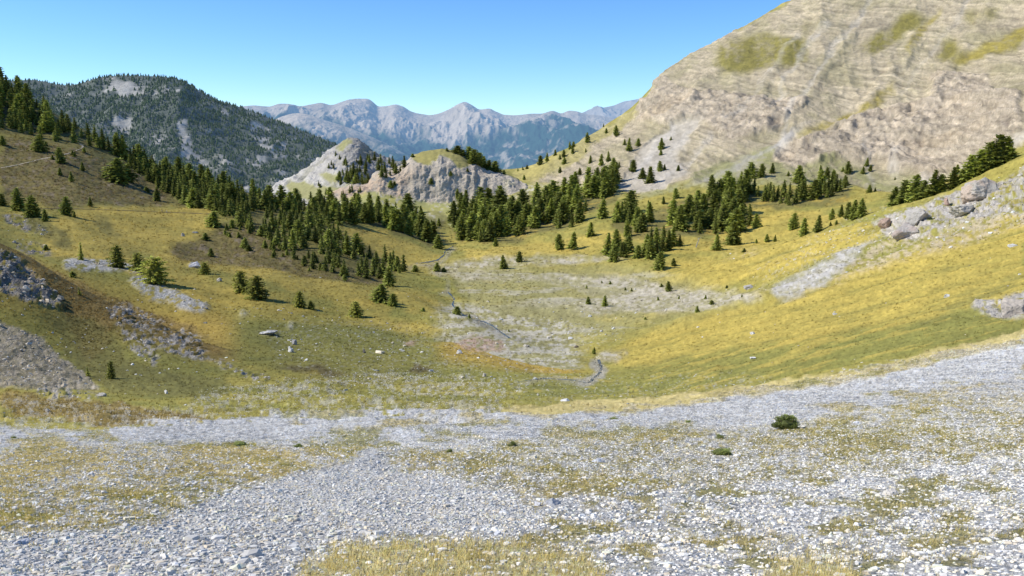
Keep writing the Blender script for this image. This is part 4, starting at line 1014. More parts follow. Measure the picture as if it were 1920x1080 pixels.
CAND.sort(key=lambda c: -c[0])
n_ind = max(0, 300 - sum(1 for o in bpy.data.objects if o.get('category') in ('pine tree', 'larch')))
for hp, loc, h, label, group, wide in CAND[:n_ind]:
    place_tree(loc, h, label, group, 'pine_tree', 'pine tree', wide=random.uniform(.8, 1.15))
rest = CAND[n_ind:]
def merge_trees(items, pool, name, mat, stride, **props):
    vs, fs, cs, o = [], [], [], 0
    for (loc, h, wd) in items:
        v, f, c = pool[random.randrange(len(pool))]
        a = random.uniform(0, 6.28); ca, sa = math.cos(a), math.sin(a)
        x = (v[:, 0] * ca - v[:, 1] * sa) * h * wd; y = (v[:, 0] * sa + v[:, 1] * ca) * h * wd
        vs.append(np.stack([x + loc[0], y + loc[1], v[:, 2] * h + loc[2]], 1)); fs.append(f + o); cs.append(c * random.uniform(.7, 1.3)); o += len(v)
    me = mesh_np(name, np.concatenate(vs), np.concatenate(fs), mat, False, {'Col': np.concatenate(cs)})
    return obj(name, me, **props)
LOWT = []
for i in range(6):
    v, f, c, _, _ = conifer(1200 + i, R=random.uniform(.2, .27), dense=.42)
    LOWT.append((v, f, c))
merge_trees([(l, h * 1.0, random.uniform(.95, 1.3)) for hp, l, h, *_ in rest], LOWT, 'conifer_forest', M_needle, 1, kind='stuff', label='smaller conifers filling the back of the valley stands', category='forest')

# ------------------------------------------------------------------ wood on the left mountain
def tiny_tree(seed):
    r = np.random.default_rng(seed); vs = []; fs = []; cs = []
    for tier in range(4):
        z0 = tier * .21 + .02; z1 = z0 + .40; R = (.24 - .05 * tier) * r.uniform(.85, 1.2); n = 6; k0 = len(vs)
        for k in range(n):
            a = 6.283 * k / n + r.uniform(-.3, .3); rr = R * r.uniform(.6, 1.2)
            vs.append([rr * math.cos(a), rr * math.sin(a), z0 + r.uniform(-.05, .05)]); cs.append(r.uniform(.7, 1.2))
        vs.append([r.uniform(-.02, .02), 0, min(z1, 1)]); cs.append(1.2)
        for k in range(n): fs.append((k0 + k, k0 + (k + 1) % n, k0 + n))
    return np.array(vs), np.array(fs), np.array(cs)[:, None] * np.array([.085, .115, .045])
TINY = [tiny_tree(i) for i in range(10)]
dU = 2.4; area = np.abs(np.diff(VM, axis=0))[:, :-1] * dU
wgt = (area * TD[:-1, :-1]).ravel(); wgt[(UM[:-1, :-1].ravel() < -300)] = 0
idx = rng.choice(len(wgt), 26000, p=wgt / wgt.sum())
ii, jj = idx // area.shape[1], idx % area.shape[1]
fi, fj = rng.random(len(idx)), rng.random(len(idx))
pts = (PM[ii, jj].T * (1 - fi) * (1 - fj) + PM[ii + 1, jj].T * fi * (1 - fj) + PM[ii, jj + 1].T * (1 - fi) * fj + PM[ii + 1, jj + 1].T * fi * fj).T
merge_trees([(p, float(rng.uniform(5, 9.5)) * p[1] / 2100 * .95, rng.uniform(1.2, 1.9)) for p in pts], TINY, 'mountain_pine_forest', M_needle_far, 1, kind='stuff', label='dark pine wood covering the left mountain', category='forest')

# ------------------------------------------------------------------ stones
def rock_shape(seed, slab=.5, n=11, sub=0):
    """convex faceted stone from random cutting planes on an icosphere"""
    r = np.random.default_rng(seed)
    import bmesh
    bm = bmesh.new(); bmesh.ops.create_icosphere(bm, subdivisions=sub + 1, radius=1)
    v = np.array([x.co[:] for x in bm.verts]); f = np.array([[x.index for x in fc.verts] for fc in bm.faces]); bm.free()
    pn = r.normal(size=(n, 3)); pn /= np.linalg.norm(pn, axis=1, keepdims=True); pd = r.uniform(.55, .95, n)
    dts = v @ pn.T
    rad = np.min(np.where(dts > .05, pd / np.maximum(dts, .05), 9), axis=1); rad = np.minimum(rad, 1.25)
    v = v * rad[:, None] * np.array([1, r.uniform(.6, .95), slab * r.uniform(.8, 1.2)])
    return v, f
def slab_shape(seed):
    r = np.random.default_rng(seed)
    b = np.array([[x, y, z] for z in (-1, 1) for x, y in ((-1, -1), (1, -1), (1, 1), (-1, 1))], float)
    b[:, :2] *= r.uniform(.45, 1.05, (8, 2)); b[4:, :2] *= r.uniform(.6, 1); b[:, 2] += r.uniform(-.25, .25, 8)
    b *= np.array([1, .75, r.uniform(.18, .42)])
    f = np.array([(0,2,1),(0,3,2),(4,5,6),(4,6,7),(0,1,5),(0,5,4),(1,2,6),(1,6,5),(2,3,7),(2,7,6),(3,0,4),(3,4,7)])
    return b, f
STP = [slab_shape(i) for i in range(40)] + [rock_shape(50 + i, .55, 9, 0) for i in range(30)]

def rotmats(n, tilt):
    yaw = rng.uniform(0, 2 * math.pi, n); ax = rng.uniform(0, 2 * math.pi, n); t = np.abs(rng.normal(0, tilt, n))
    cy, sy = np.cos(yaw), np.sin(yaw); Rz = np.zeros((n, 3, 3)); Rz[:, 0, 0] = cy; Rz[:, 0, 1] = -sy; Rz[:, 1, 0] = sy; Rz[:, 1, 1] = cy; Rz[:, 2, 2] = 1
    ux, uy = np.cos(ax), np.sin(ax); c, s = np.cos(t), np.sin(t); Rt = np.zeros((n, 3, 3))
    Rt[:, 0, 0] = c + ux * ux * (1 - c); Rt[:, 0, 1] = ux * uy * (1 - c); Rt[:, 0, 2] = uy * s
    Rt[:, 1, 0] = ux * uy * (1 - c); Rt[:, 1, 1] = c + uy * uy * (1 - c); Rt[:, 1, 2] = -ux * s
    Rt[:, 2, 0] = -uy * s; Rt[:, 2, 1] = ux * s; Rt[:, 2, 2] = c
    return Rt @ Rz

PG = Pg[1:]                                                     # ground grid without the strip behind the camera
cellA = np.abs(V[:-1, :-1] - V[1:, :-1]) * np.abs(U[:-1, 1:] - U[:-1, :-1])
visible = (V[:-1, :-1] - V[1:, :-1]) > 0
def scatter(dens, need):
    """dens: expected count per photo pixel on the ground grid; returns points, normals, depths"""
    d_ = dens[:-1, :-1] * cellA * visible
    d_ = d_ * ((U[:-1, :-1] > -700) & (U[:-1, :-1] < 2620) & (V[:-1, :-1] < 1330))
    cnt = rng.poisson(np.clip(d_, 0, 50)); i, j = np.nonzero(cnt); i = np.repeat(i, cnt[i, j]) if False else np.repeat(np.nonzero(cnt)[0], cnt[cnt > 0]); j = np.repeat(np.nonzero(cnt)[1], cnt[cnt > 0])
    a, b = rng.random(len(i))[:, None], rng.random(len(i))[:, None]
    p = PG[i, j] * (1 - a) * (1 - b) + PG[i + 1, j] * a * (1 - b) + PG[i, j + 1] * (1 - a) * b + PG[i + 1, j + 1] * a * b
    return p, nrm[i, j], YD[i, j], i, j

def frames(nv):
    """rotation taking +z to the ground normal"""
    z = nv / np.linalg.norm(nv, axis=1, keepdims=True); x = np.cross(np.array([0, 1, 0]), z); x /= np.linalg.norm(x, axis=1, keepdims=True) + 1e-9; y = np.cross(z, x)
    return np.stack([x, y, z], 2)

def build_stones(name, p, nv, size, colr, tilt, mat, protos, sink=.05, **props):
    n = len(p); Rm = frames(nv) @ rotmats(n, tilt); pid = rng.integers(0, len(protos), n)
    vs, fs, cs, o = [], [], [], 0
    for k, (pv, pf) in enumerate(protos):
        s_ = np.nonzero(pid == k)[0]
        if len(s_) == 0: continue
        v = np.einsum('nij,vj->nvi', Rm[s_], pv) * size[s_][:, None, None] * .5
        v = v + p[s_][:, None, :] + nv[s_][:, None, :] * (size[s_] * sink)[:, None, None]
        vs.append(v.reshape(-1, 3)); nn = len(s_)
        fs.append((pf[None] + (np.arange(nn) * len(pv))[:, None, None]).reshape(-1, 3) + o); o += nn * len(pv)
        cs.append(np.repeat(colr[s_], len(pv), 0))
    me = mesh_np(name, np.concatenate(vs), np.concatenate(fs), mat, False, {'Col': np.concatenate(cs)})
    return obj(name, me, **props)

M_stone = simple_mat('grey_limestone', (1, 1, 1), .9, .22, 9.0, bump=.01, attr='Col', spec=.15)
def stone_colours(n, base=(.76, .73, .665), var=.09, warm=.25):
    c = np.array(base)[None] * (1 + rng.normal(0, var, n))[:, None].clip(.35, 1.45)
    wm = (rng.random(n) < warm)[:, None]
    c = np.where(wm, c * np.array([1.10, 1.0, .84]), c)
    return c.clip(.06, .82)

shore = np.clip(zm['scree'], 0, 1)
grass_all = np.clip(np.maximum(np.maximum(zm['ga'], zm['gb'] * .8), zm['gc']), 0, 1)
# coverage wanted -> count per pixel with the size seen at that depth
med = 0.033                                                     # metres, median stone
spx = np.maximum(med * F / YD, 2.6)
cover = shore * (1.9 * (1 - grass_all * (.90 - .22 * (zm['ga'] > .3) + .12 * sstep(-.3, .3, zm['nB'])).clip(0, .97)) * (.75 + .5 * zm['core'])) * (1 - .75 * zm['straw'])
cover += .35 * sstep(.3, .7, samp(zz['stream'], U, V)) + zm['mid'] * (1 - shore) * (.8 * sstep(-.25, .3, zm['nf'] + .6 * zm['streak']) + .15)
dens = cover / (.62 * spx ** 2) * (V < 1330)
dens = np.minimum(dens, .19)
p, nv, yy, si, sj = scatter(dens, 0)
size = np.maximum(med * np.exp(rng.normal(0, .46, len(p)).clip(-1, 1.15)), 2.1 * yy / F)
size *= np.where(rng.random(len(p)) < .012, 1.9, 1.0)
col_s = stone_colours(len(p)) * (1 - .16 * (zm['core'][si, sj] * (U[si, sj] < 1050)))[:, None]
print('scree stones', len(p))
build_stones('scree_stones', p, nv, size, col_s, .15, M_stone, STP, kind='stuff', label='grey limestone scree covering the foreground', category='scree')
# sparser bright stones over the near meadows
dens = (.0075 * zm['dot'] * sstep(-.5, .3, zm['nf']) + .0016 * zm['mid'] + .0042 * ((V > 560) & (V < 750) & (U < 1100)) * sstep(-.3, .3, zm['nB']) + .0022 * zm['ridge'] + .006 * zm['stony'] + .004 * zm['tongue'] + .0015 * zm['screeL'] + .0016 * zm['plain'] * (V > 540) + .0004 * (YD < 330)) * (1 - shore) * (1 - zm['forest'])
p, nv, yy, si, sj = scatter(dens, 0)
size = np.exp(rng.normal(0, .5, len(p))) * 3.1 * yy / F
print('meadow stones', len(p))
build_stones('meadow_stones', p, nv, size, stone_colours(len(p), (.58, .57, .52), .15, .3), .3, M_stone, STP, kind='stuff', label='small pale stones strewn over the meadows', category='stones')
# broken rock on the left spur
dens = (.030 * zm['rockL'] * sstep(-.3, .2, zm['nf']) + .030 * zm['ribL'] * sstep(-.05, .25, zm['nf']) + .012 * zm['screeL'] + .004 * zm['slab']) * (1 - shore)
p, nv, yy, si, sj = scatter(dens, 0)
size = np.exp(rng.normal(0, .5, len(p))) * 4.0 * yy / F
print('broken rock', len(p))
build_stones('broken_rock', p, nv, size, stone_colours(len(p), (.50, .455, .38), .2, .4), .5, M_stone, [rock_shape(200 + i, .7, 9, 0) for i in range(24)], kind='stuff', label='broken grey rock on the near left spur', category='rocks')

# ------------------------------------------------------------------ grass
def up_normal(m):
    nt = m.node_tree; c = nt.nodes.new('ShaderNodeCombineXYZ'); c.inputs[0].default_value = -.25; c.inputs[1].default_value = 0; c.inputs[2].default_value = 1
    for n in nt.nodes:
        if n.type in ('BSDF_PRINCIPLED', 'BSDF_TRANSLUCENT'): nt.links.new(c.outputs[0], n.inputs['Normal'])
    return m
M_grass = simple_mat('dry_grass', (1, 1, 1), .8, .2, 3.0, attr='Col', spec=.1, transl=.15)
up_normal(M_grass)
def tufts(name, dens, hgt, blades, cols, spread, label, wpx=1.0, minpx=2.2, cat='grass'):
    p, nv, yy, si, sj = scatter(dens, 0)
    n = len(p); m = n * blades
    print(name, n)
    P0 = np.repeat(p, blades, 0); Yb = np.repeat(yy, blades)
    hb = np.maximum(hgt * np.exp(rng.normal(0, .35, m)), minpx * Yb / F) * np.repeat(rng.uniform(.6, 1.3, n), blades)
    off = rng.normal(0, 1, (m, 2)) * spread * np.maximum(hb, hgt)[:, None]
    P0 = P0.copy(); P0[:, 0] += off[:, 0]; P0[:, 1] += off[:, 1]; P0[:, 2] -= .02 * hb + .35 * np.abs(off[:, 1])*0
    a = rng.uniform(0, 6.28, m); wd = np.maximum(.004, wpx * Yb / F)
    side = np.stack([np.cos(a), np.sin(a), 0 * a], 1) * wd[:, None] * .5
    bend = rng.normal(0, .35, (m, 2)) * hb[:, None]
    tip = P0 + np.stack([bend[:, 0] + .10 * hb, bend[:, 1], hb], 1)
    vs = np.stack([P0 - side, P0 + side, tip], 1).reshape(-1, 3)
    fs = np.arange(m * 3).reshape(-1, 3)
    if cols is None:
        cc = np.repeat(colM[si, sj] * rng.uniform(.68, 1.4, n)[:, None], blades, 0) * rng.uniform(.85, 1.15, m)[:, None]
    else:
        ci = np.repeat(rng.integers(0, len(cols), n), blades); cc = np.array(cols)[ci] * rng.uniform(.75, 1.25, m)[:, None]
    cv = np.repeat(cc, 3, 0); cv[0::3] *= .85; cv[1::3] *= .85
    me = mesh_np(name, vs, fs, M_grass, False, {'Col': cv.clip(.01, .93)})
    return obj(name, me, kind='stuff', label=label, category=cat)
YL = [(.92, .76, .34), (.90, .72, .28), (.93, .80, .42), (.82, .64, .22), (.70, .62, .18)]
GRC = [(.46, .40, .11), (.38, .36, .08), (.64, .50, .17), (.80, .64, .26)]
near = YD < 14
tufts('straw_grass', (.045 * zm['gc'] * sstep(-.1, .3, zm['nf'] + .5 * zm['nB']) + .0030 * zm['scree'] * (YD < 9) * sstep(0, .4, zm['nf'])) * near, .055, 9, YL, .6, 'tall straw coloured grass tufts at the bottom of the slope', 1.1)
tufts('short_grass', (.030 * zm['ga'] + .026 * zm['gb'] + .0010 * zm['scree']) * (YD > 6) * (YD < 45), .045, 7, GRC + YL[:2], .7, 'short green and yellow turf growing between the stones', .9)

veg_ = (1 - shore) * (1 - zm['mm']) * (1 - zm['rockL'] * .6) * (1 - .7 * zm['screeL']) * (1 - zm['slab'])
tufts('meadow_tussocks', (.030 + .05 * zm['rust'] + .03 * zm['brown'] + .02 * (U < 900) * (YD < 300) * sstep(-.2, .3, zm['nf']) - .015 * (U > 1000)) * veg_ * (YD > 40) * (YD < 720), .12, 5, None, .55, 'tussocks of dry grass and heath covering the meadow slopes', 1.3, 2.0)
# ------------------------------------------------------------------ boulders one can point at
M_boulder = simple_mat('boulder_rock', (1, 1, 1), .92, .3, 2.5, bump=.12, attr='Col', spec=.12)
def boulder(u, v, wpx, hpx, label, colr=(.50, .49, .47), seed=0, name='boulder', category='boulder', sink=.36, n=10, yaw=None, dark=None, loc=None):
    if loc is None: loc, _ = hit(u, v)
    if loc is None: return
    W = wpx * loc.y / F; H = hpx * loc.y / F
    pv, pf = rock_shape(3000 + seed, 1.0, n, 3)
    r = np.random.default_rng(seed)
    pv = pv / np.abs(pv).max(0)
    q = pv * 2.2 + seed
    pv = pv * (1 + .34 * fbm(q[:, 0], q[:, 1], q[:, 2], 5, .7, seed))[:, None]
    pv *= np.array([W / 2, W / 2 * .85, H / 2 * (1 + sink)])
    c = np.array(colr)[None] * (1 + .25 * fbm(q[:, 0] * 2, q[:, 1] * 2, q[:, 2] * 2, 4, .6, seed + 5))[:, None]
    if dark is not None:
        k = sstep(-.2, .3, fbm(q[:, 0], q[:, 1], q[:, 2], 3, .5, seed + 9))[:, None]; c = c * (1 - k) + np.array(dark) * k
    me = mesh_np(name, pv, pf, M_boulder, False, {'Col': c.clip(.03, .75)})
    o = obj(name, me, label=label, category=category)
    o.location = (loc.x, loc.y, loc.z + H * (.5 - sink)); o.rotation_euler = (r.uniform(-.1, .1), r.uniform(-.15, .15), r.uniform(-.5, .5) if yaw is None else yaw)
    return o
RED = (.44, .31, .24); GRY = (.42, .39, .33); PALE = (.62, .61, .58)
def crest_loc(u, v, dy):
    Yc = float(np.interp(u, [1350, 1500, 1600, 1750, 1920], [390, 370, 350, 310, 300])) + dy
    x, y, z = world_of(u, v, Yc); return drop(float(x), Yc, 60)[0]
boulder(1838, 368, 60, 42, 'big reddish boulder balanced on the right rocky ridge', (.46, .37, .29), 1, dark=(.40, .37, .32), n=16)
boulder(1822, 378, 40, 26, 'rounded lower lobe of rock under the big reddish boulder', (.42, .33, .24), 2, n=8)
boulder(1775, 384, 12, 18, 'small red pinnacle stone left of the big reddish boulder', RED, 3)
boulder(1700, 440, 60, 34, 'grey overhanging outcrop at the lower end of the rocky ridge', (.38, .35, .31), 4, name='rock_outcrop', category='rock outcrop', dark=(.40, .33, .28))
boulder(1722, 412, 58, 28, 'blocky grey outcrop just above the overhanging one', (.42, .39, .34), 5, name='rock_outcrop', category='rock outcrop')
boulder(1662, 424, 30, 20, 'pinkish rock at the left tip of the ridge outcrop', (.40, .29, .22), 6, name='rock_outcrop', category='rock outcrop')
boulder(1806, 398, 50, 24, 'flat grey ledge below the red boulder', GRY, 7, name='rock_outcrop', category='rock outcrop')
boulder(1898, 590, 60, 36, 'brownish outcrop at the right edge of the meadow', (.42, .37, .31), 8, name='rock_outcrop', category='rock outcrop')
boulder(1775, 557, 13, 9, 'white boulder alone on the right hand meadow', PALE, 9)
boulder(1898, 462, 20, 9, 'long white slab high on the right hand meadow', PALE, 10)
boulder(1565, 590, 10, 5, 'small white stone midway up the right meadow', PALE, 11)
boulder(1412, 673, 14, 6, 'flat white stone low on the right meadow', PALE, 12)
boulder(1412, 626, 14, 5, 'flat pale stone in the golden part of the right meadow', PALE, 13)
boulder(1445, 660, 13, 6, 'pale slab stone just above the flat white one', PALE, 14) if False else None
boulder(1406, 540, 26, 9, 'grey rock mound at the foot of the right gravel tongue', (.40, .38, .35), 15)
boulder(1060, 752, 20, 6, 'flat pale slab on the green bank below the stream bend', PALE, 16)
boulder(1040, 947, 34, 18, 'dark shadowed angular rock standing in the middle scree', (.36, .37, .39), 17, n=8)
boulder(1008, 948, 16, 12, 'light pointed stone left of the dark angular rock', (.56, .56, .58), 18)
boulder(545, 660, 14, 14, 'pale upright boulder on the green left slope', PALE, 19)
boulder(552, 646, 12, 12, 'dark grey boulder above the pale upright one', (.36, .35, .34), 20)
boulder(683, 662, 7, 12, 'dark narrow standing stone on the green slope', (.22, .20, .18), 21)
boulder(909, 706, 10, 10, 'round grey boulder near the dotted green bank', GRY, 22)
boulder(862, 663, 13, 9, 'pale boulder under the pink soil patch', PALE, 23)
boulder(809, 696, 10, 6, 'flat white stone left of the brown bare mound', PALE, 24)
boulder(502, 626, 36, 8, 'long low grey ledge on the left slope', (.52, .51, .48), 25)
boulder(365, 501, 30, 14, 'grey broken boulder on the meadow beside the bushy larch', (.42, .42, .44), 26, n=16)
boulder(410, 527, 12, 7, 'small grey stone below the broken boulder', GRY, 27)
boulder(342, 443, 8, 8, 'pale rectangular block on the brown slope', (.55, .50, .42), 28, n=6)
boulder(366, 437, 11, 5, 'pale slanted slab right of the rectangular block', (.55, .50, .42), 29, n=6)
boulder(312, 738, 10, 9, 'bright white boulder in the left gully', (.72, .70, .66), 30)
boulder(190, 743, 18, 8, 'grey flat rock on the rusty left spur edge', GRY, 31)
boulder(90, 772, 12, 9, 'rounded grey boulder on the rusty bank', GRY, 32)
boulder(42, 1020, 30, 16, 'grey angular block at the lower left corner', (.46, .48, .52), 33, n=8)
boulder(172, 890, 14, 8, 'small pale block in the left turf patch', (.55, .56, .58), 34)
boulder(305, 975, 16, 10, 'pale stone at the left edge of the scree tongue', (.56, .57, .60), 35) if False else None
boulder(1668, 928, 32, 14, 'cream coloured block in the right foreground scree', (.60, .56, .50), 36)
boulder(1122, 866, 26, 9, 'flat light slab in the yellow turf of the middle slope', (.58, .59, .61), 37)
boulder(935, 1003, 18, 12, 'grey block at the upper edge of the straw grass', (.52, .53, .56), 38)
boulder(1128, 462 + 160, 8, 4, 'small white stone on the plain above the stream bend', PALE, 39)
boulder(1107, 594, 9, 5, 'white stone at the lower edge of the gravel plain', PALE, 40)
boulder(1070, 636, 10, 5, 'pale stone on the plain near the dark bank', PALE, 41)
boulder(1080, 652, 12, 9, 'dark bank rock where the stream leaves the plain', (.20, .16, .12), 42)
boulder(985, 649, 18, 5, 'flat grey slab at the right end of the pink soil', GRY, 43)

# ------------------------------------------------------------------ juniper bushes in the scree
def bush_mesh(seed, n=900, flat=.6):
    r = np.random.default_rng(seed); vs = []; cs = []
    cl = r.normal(0, 1, (26, 3)); cl /= np.linalg.norm(cl, axis=1, keepdims=True); cl[:, 2] = np.abs(cl[:, 2]); cl *= r.uniform(.45, 1.0, (26, 1)) * np.array([.5, .5, flat])
    for k in range(n):
        c0 = cl[r.integers(26)]; o = r.normal(0, 1, 3); o /= np.linalg.norm(o); rr = r.uniform(.3, 1) * .17
        c = c0 + o * rr; c[2] = max(c[2], .02); s = .055
        d_ = o * .7 + np.array([0, 0, .7]) + r.normal(0, .3, 3); d_ /= np.linalg.norm(d_); sd = np.cross(d_, r.normal(0, 1, 3)); sd /= np.linalg.norm(sd) + 1e-9
        vs += [c - sd * s * .35, c + sd * s * .35, c + d_ * s * 1.6]; k_ = r.uniform(.6, 1.3) * (.5 + .9 * max(c[2], 0) / flat); cs += [k_ * .6, k_ * .6, k_ * 1.1]
    core = rock_shape(seed, 1.0, 9, 1); cv = core[0] * np.array([.40, .40, .42 * flat]) + np.array([0, 0, .3 * flat])
    v, f = join([(np.array(vs), np.arange(len(vs)).reshape(-1, 3)), (cv, core[1])])
    c = np.concatenate([np.array(cs), np.full(len(cv), .35)])[:, None] * np.array([.40, .46, .13])
    return v, f, c
def bush(u, v, wpx, hpx, label, seed, n=2200):
    loc, _ = hit(u, v); W = wpx * loc.y / F; H = hpx * loc.y / F
    t = empty('juniper_bush', (loc.x, loc.y, loc.z - .02 * H), random.uniform(0, 6), label, 'bush')
    bv, bf, bc = bush_mesh(seed, n, 1.0); bv = bv * np.array([W, W, H * .75])
    obj('foliage', mesh_np('bush_foliage', bv, bf, M_needle, False, {'Col': bc}), t)
    st = [tube([[0, 0, -.05 * H], [.1 * W * math.cos(a), .1 * W * math.sin(a), .25 * H], [.3 * W * math.cos(a), .3 * W * math.sin(a), .6 * H]], [.03 * H, .02 * H, .008 * H], 5) for a in (0, 1.3, 2.6, 4, 5.2)]
    sv, sf = join(st); obj('stems', mesh_np('bush_stems', sv, sf, M_bark, True), t)
bush(1474, 804, 50, 38, 'large dark green juniper bush alone in the right scree', 1, 5000)
bush(1355, 853, 40, 20, 'flat spreading juniper bush in the stony turf', 2, 3500)
bush(1350, 822, 20, 13, 'small juniper just above the flat spreading one', 3, 1500)
bush(961, 836, 18, 15, 'small dark juniper in the middle turf patch', 4, 1500)
bush(842, 848, 16, 10, 'light green low juniper in the middle turf', 5, 1200)
bush(450, 835, 24, 12, 'dark low bush at the edge of the left scree gully', 6, 1500)
bush(559, 839, 18, 13, 'round dark bush right of the low one by the left gully', 7, 1500)
bush(1290, 792, 14, 8, 'tiny juniper on the smooth upper scree', 8, 700)
bush(1150, 786, 20, 5, 'very low green mat in the upper scree', 9, 700)
bush(25, 822, 14, 8, 'tiny dark bush near the left edge', 10, 700)

# ------------------------------------------------------------------ dead trees
def dead_tree(u, v, hp, label, lean, seed):
    loc, _ = hit(u, v); h = hp * loc.y / F; r = np.random.default_rng(seed)
    t = empty('dead_tree', loc, 0, label, 'dead tree')
    tr = tube([[0, 0, -.3], [lean * h * .3, 0, h * .4], [lean * h * .7, 0, h * .8], [lean * h * 1.3, 0, h]], [.05 * h, .04 * h, .03 * h, .01 * h], 7)
    obj('trunk', mesh_np('dead_trunk', *tr, M_dead, True), t)
    for k in range(6):
        z0 = r.uniform(.3, .9) * h; a = r.uniform(0, 6.28); L = r.uniform(.15, .3) * h; x0 = lean * z0 * .8
        b = tube([[x0, 0, z0], [x0 + L * .5 * math.cos(a), L * .5 * math.sin(a), z0 + .02 * h], [x0 + L * math.cos(a), L * math.sin(a), z0 - .05 * h]], [.018 * h, .012 * h, .004 * h], 5)
        obj('branch', mesh_np('dead_branch', *b, M_dead, True), t)
dead_tree(1305, 464, 20, 'grey dead tree leaning right on the bare patch under the clump', .35, 1)
dead_tree(940, 412, 22, 'bleached dead tree among the dense green wood', .2, 2)

# ------------------------------------------------------------------ streams and footpaths, laid on the ground
M_water = simple_mat('stream_water', (.045, .05, .055), .3, .3, .8, bump=.08, spec=.3)
M_track = simple_mat('trodden_earth', (.15, .115, .06), .95, .3, 1.0)
M_path = simple_mat('footpath_earth', (.40, .34, .24), .95, .2, 2.0)
def ribbon(name, pts, wpx, lift, mat, label, broken=0):
    P_ = []
    for (a, b) in zip(pts[:-1], pts[1:]):
        n = max(2, int(math.hypot(b[0] - a[0], b[1] - a[1]) / 2.5))
        for k in range(n): P_.append((a[0] + (b[0] - a[0]) * k / n, a[1] + (b[1] - a[1]) * k / n))
    P_.append(pts[-1]); L = []
    for (u, v) in P_:
        loc, n = hit(u, v)
        if loc is not None: L.append(np.array(loc))
    L = np.array(L)
    keep = [0]
    for i in range(1, len(L)):
        if abs(L[i][1] - L[keep[-1]][1]) < .12 * L[i][1]: keep.append(i)
    L = L[keep]; k3 = np.array([.25, .5, .25])
    S = L.copy(); S[1:-1] = .25 * L[:-2] + .5 * L[1:-1] + .25 * L[2:]
    vs = []
    for i in range(len(S)):
        d_ = S[min(i + 1, len(S) - 1)] - S[max(i - 1, 0)]; d_[2] = 0; d_ /= np.linalg.norm(d_) + 1e-9
        sd = np.array([d_[1], -d_[0], 0]); w_ = wpx * S[i][1] / F * (.25 + 1.2 * vnoise(i * .6, 0, 0, 5)) * .5
        foreshort = 1 + 1.2 * abs(d_[0])
        for q in (-1, -.33, .33, 1):
            x, y = S[i][0] + sd[0] * w_ * q * foreshort, S[i][1] + sd[1] * w_ * q * foreshort
            g, _ = drop(x, y, 300); z = g.z if g is not None else S[i][2]
            vs.append([x, y, z])
    vs = np.array(vs).reshape(-1, 4, 3)
    if mat is M_water: vs[:, :, 2] = vs[:, :, 2].max(1, keepdims=True) * .5 + vs[:, :, 2] * .5
    vs[:, :, 2] += lift
    n = len(vs)
    me = mesh_np(name, vs.reshape(-1, 3), grid_faces(n, 4), mat, True)
    return obj(name, me, kind='structure', label=label)
ribbon('stream', [(1122,674),(1128,690),(1124,700),(1114,708),(1104,718)], 4.5, .02, M_water, 'mountain stream rounding the bend in the valley floor')
ribbon('stream', [(1100,718),(1075,713),(1050,711),(1020,710),(985,714),(955,721)], 3, .0, M_water, 'thin tributary trickling in from the left')
ribbon('stream', [(955,634),(940,624),(925,612),(905,602),(890,600)], 3.5, .02, M_water, 'stream reach hidden behind the grassy crest')
ribbon('stream', [(780,494),(800,492),(820,488),(833,478),(835,470),(850,462)], 3.5, .04, M_water, 'stream in the gap between the woods')
ribbon('stream', [(884,597),(868,590),(856,580),(848,572),(852,560),(840,548)], 2.5, .03, M_water, 'thin reach of the stream between its gravel banks')
ribbon('footpath', [(60,392),(120,391),(180,393),(240,395),(300,398),(360,400),(410,402)], 2.2, .15, M_track, 'level footpath crossing the golden left meadow')
ribbon('footpath', [(0,316),(40,308),(80,298),(110,293),(135,286),(152,279),(156,275),(150,270)], 2.6, .2, M_path, 'zigzag footpath on the brown left slope')

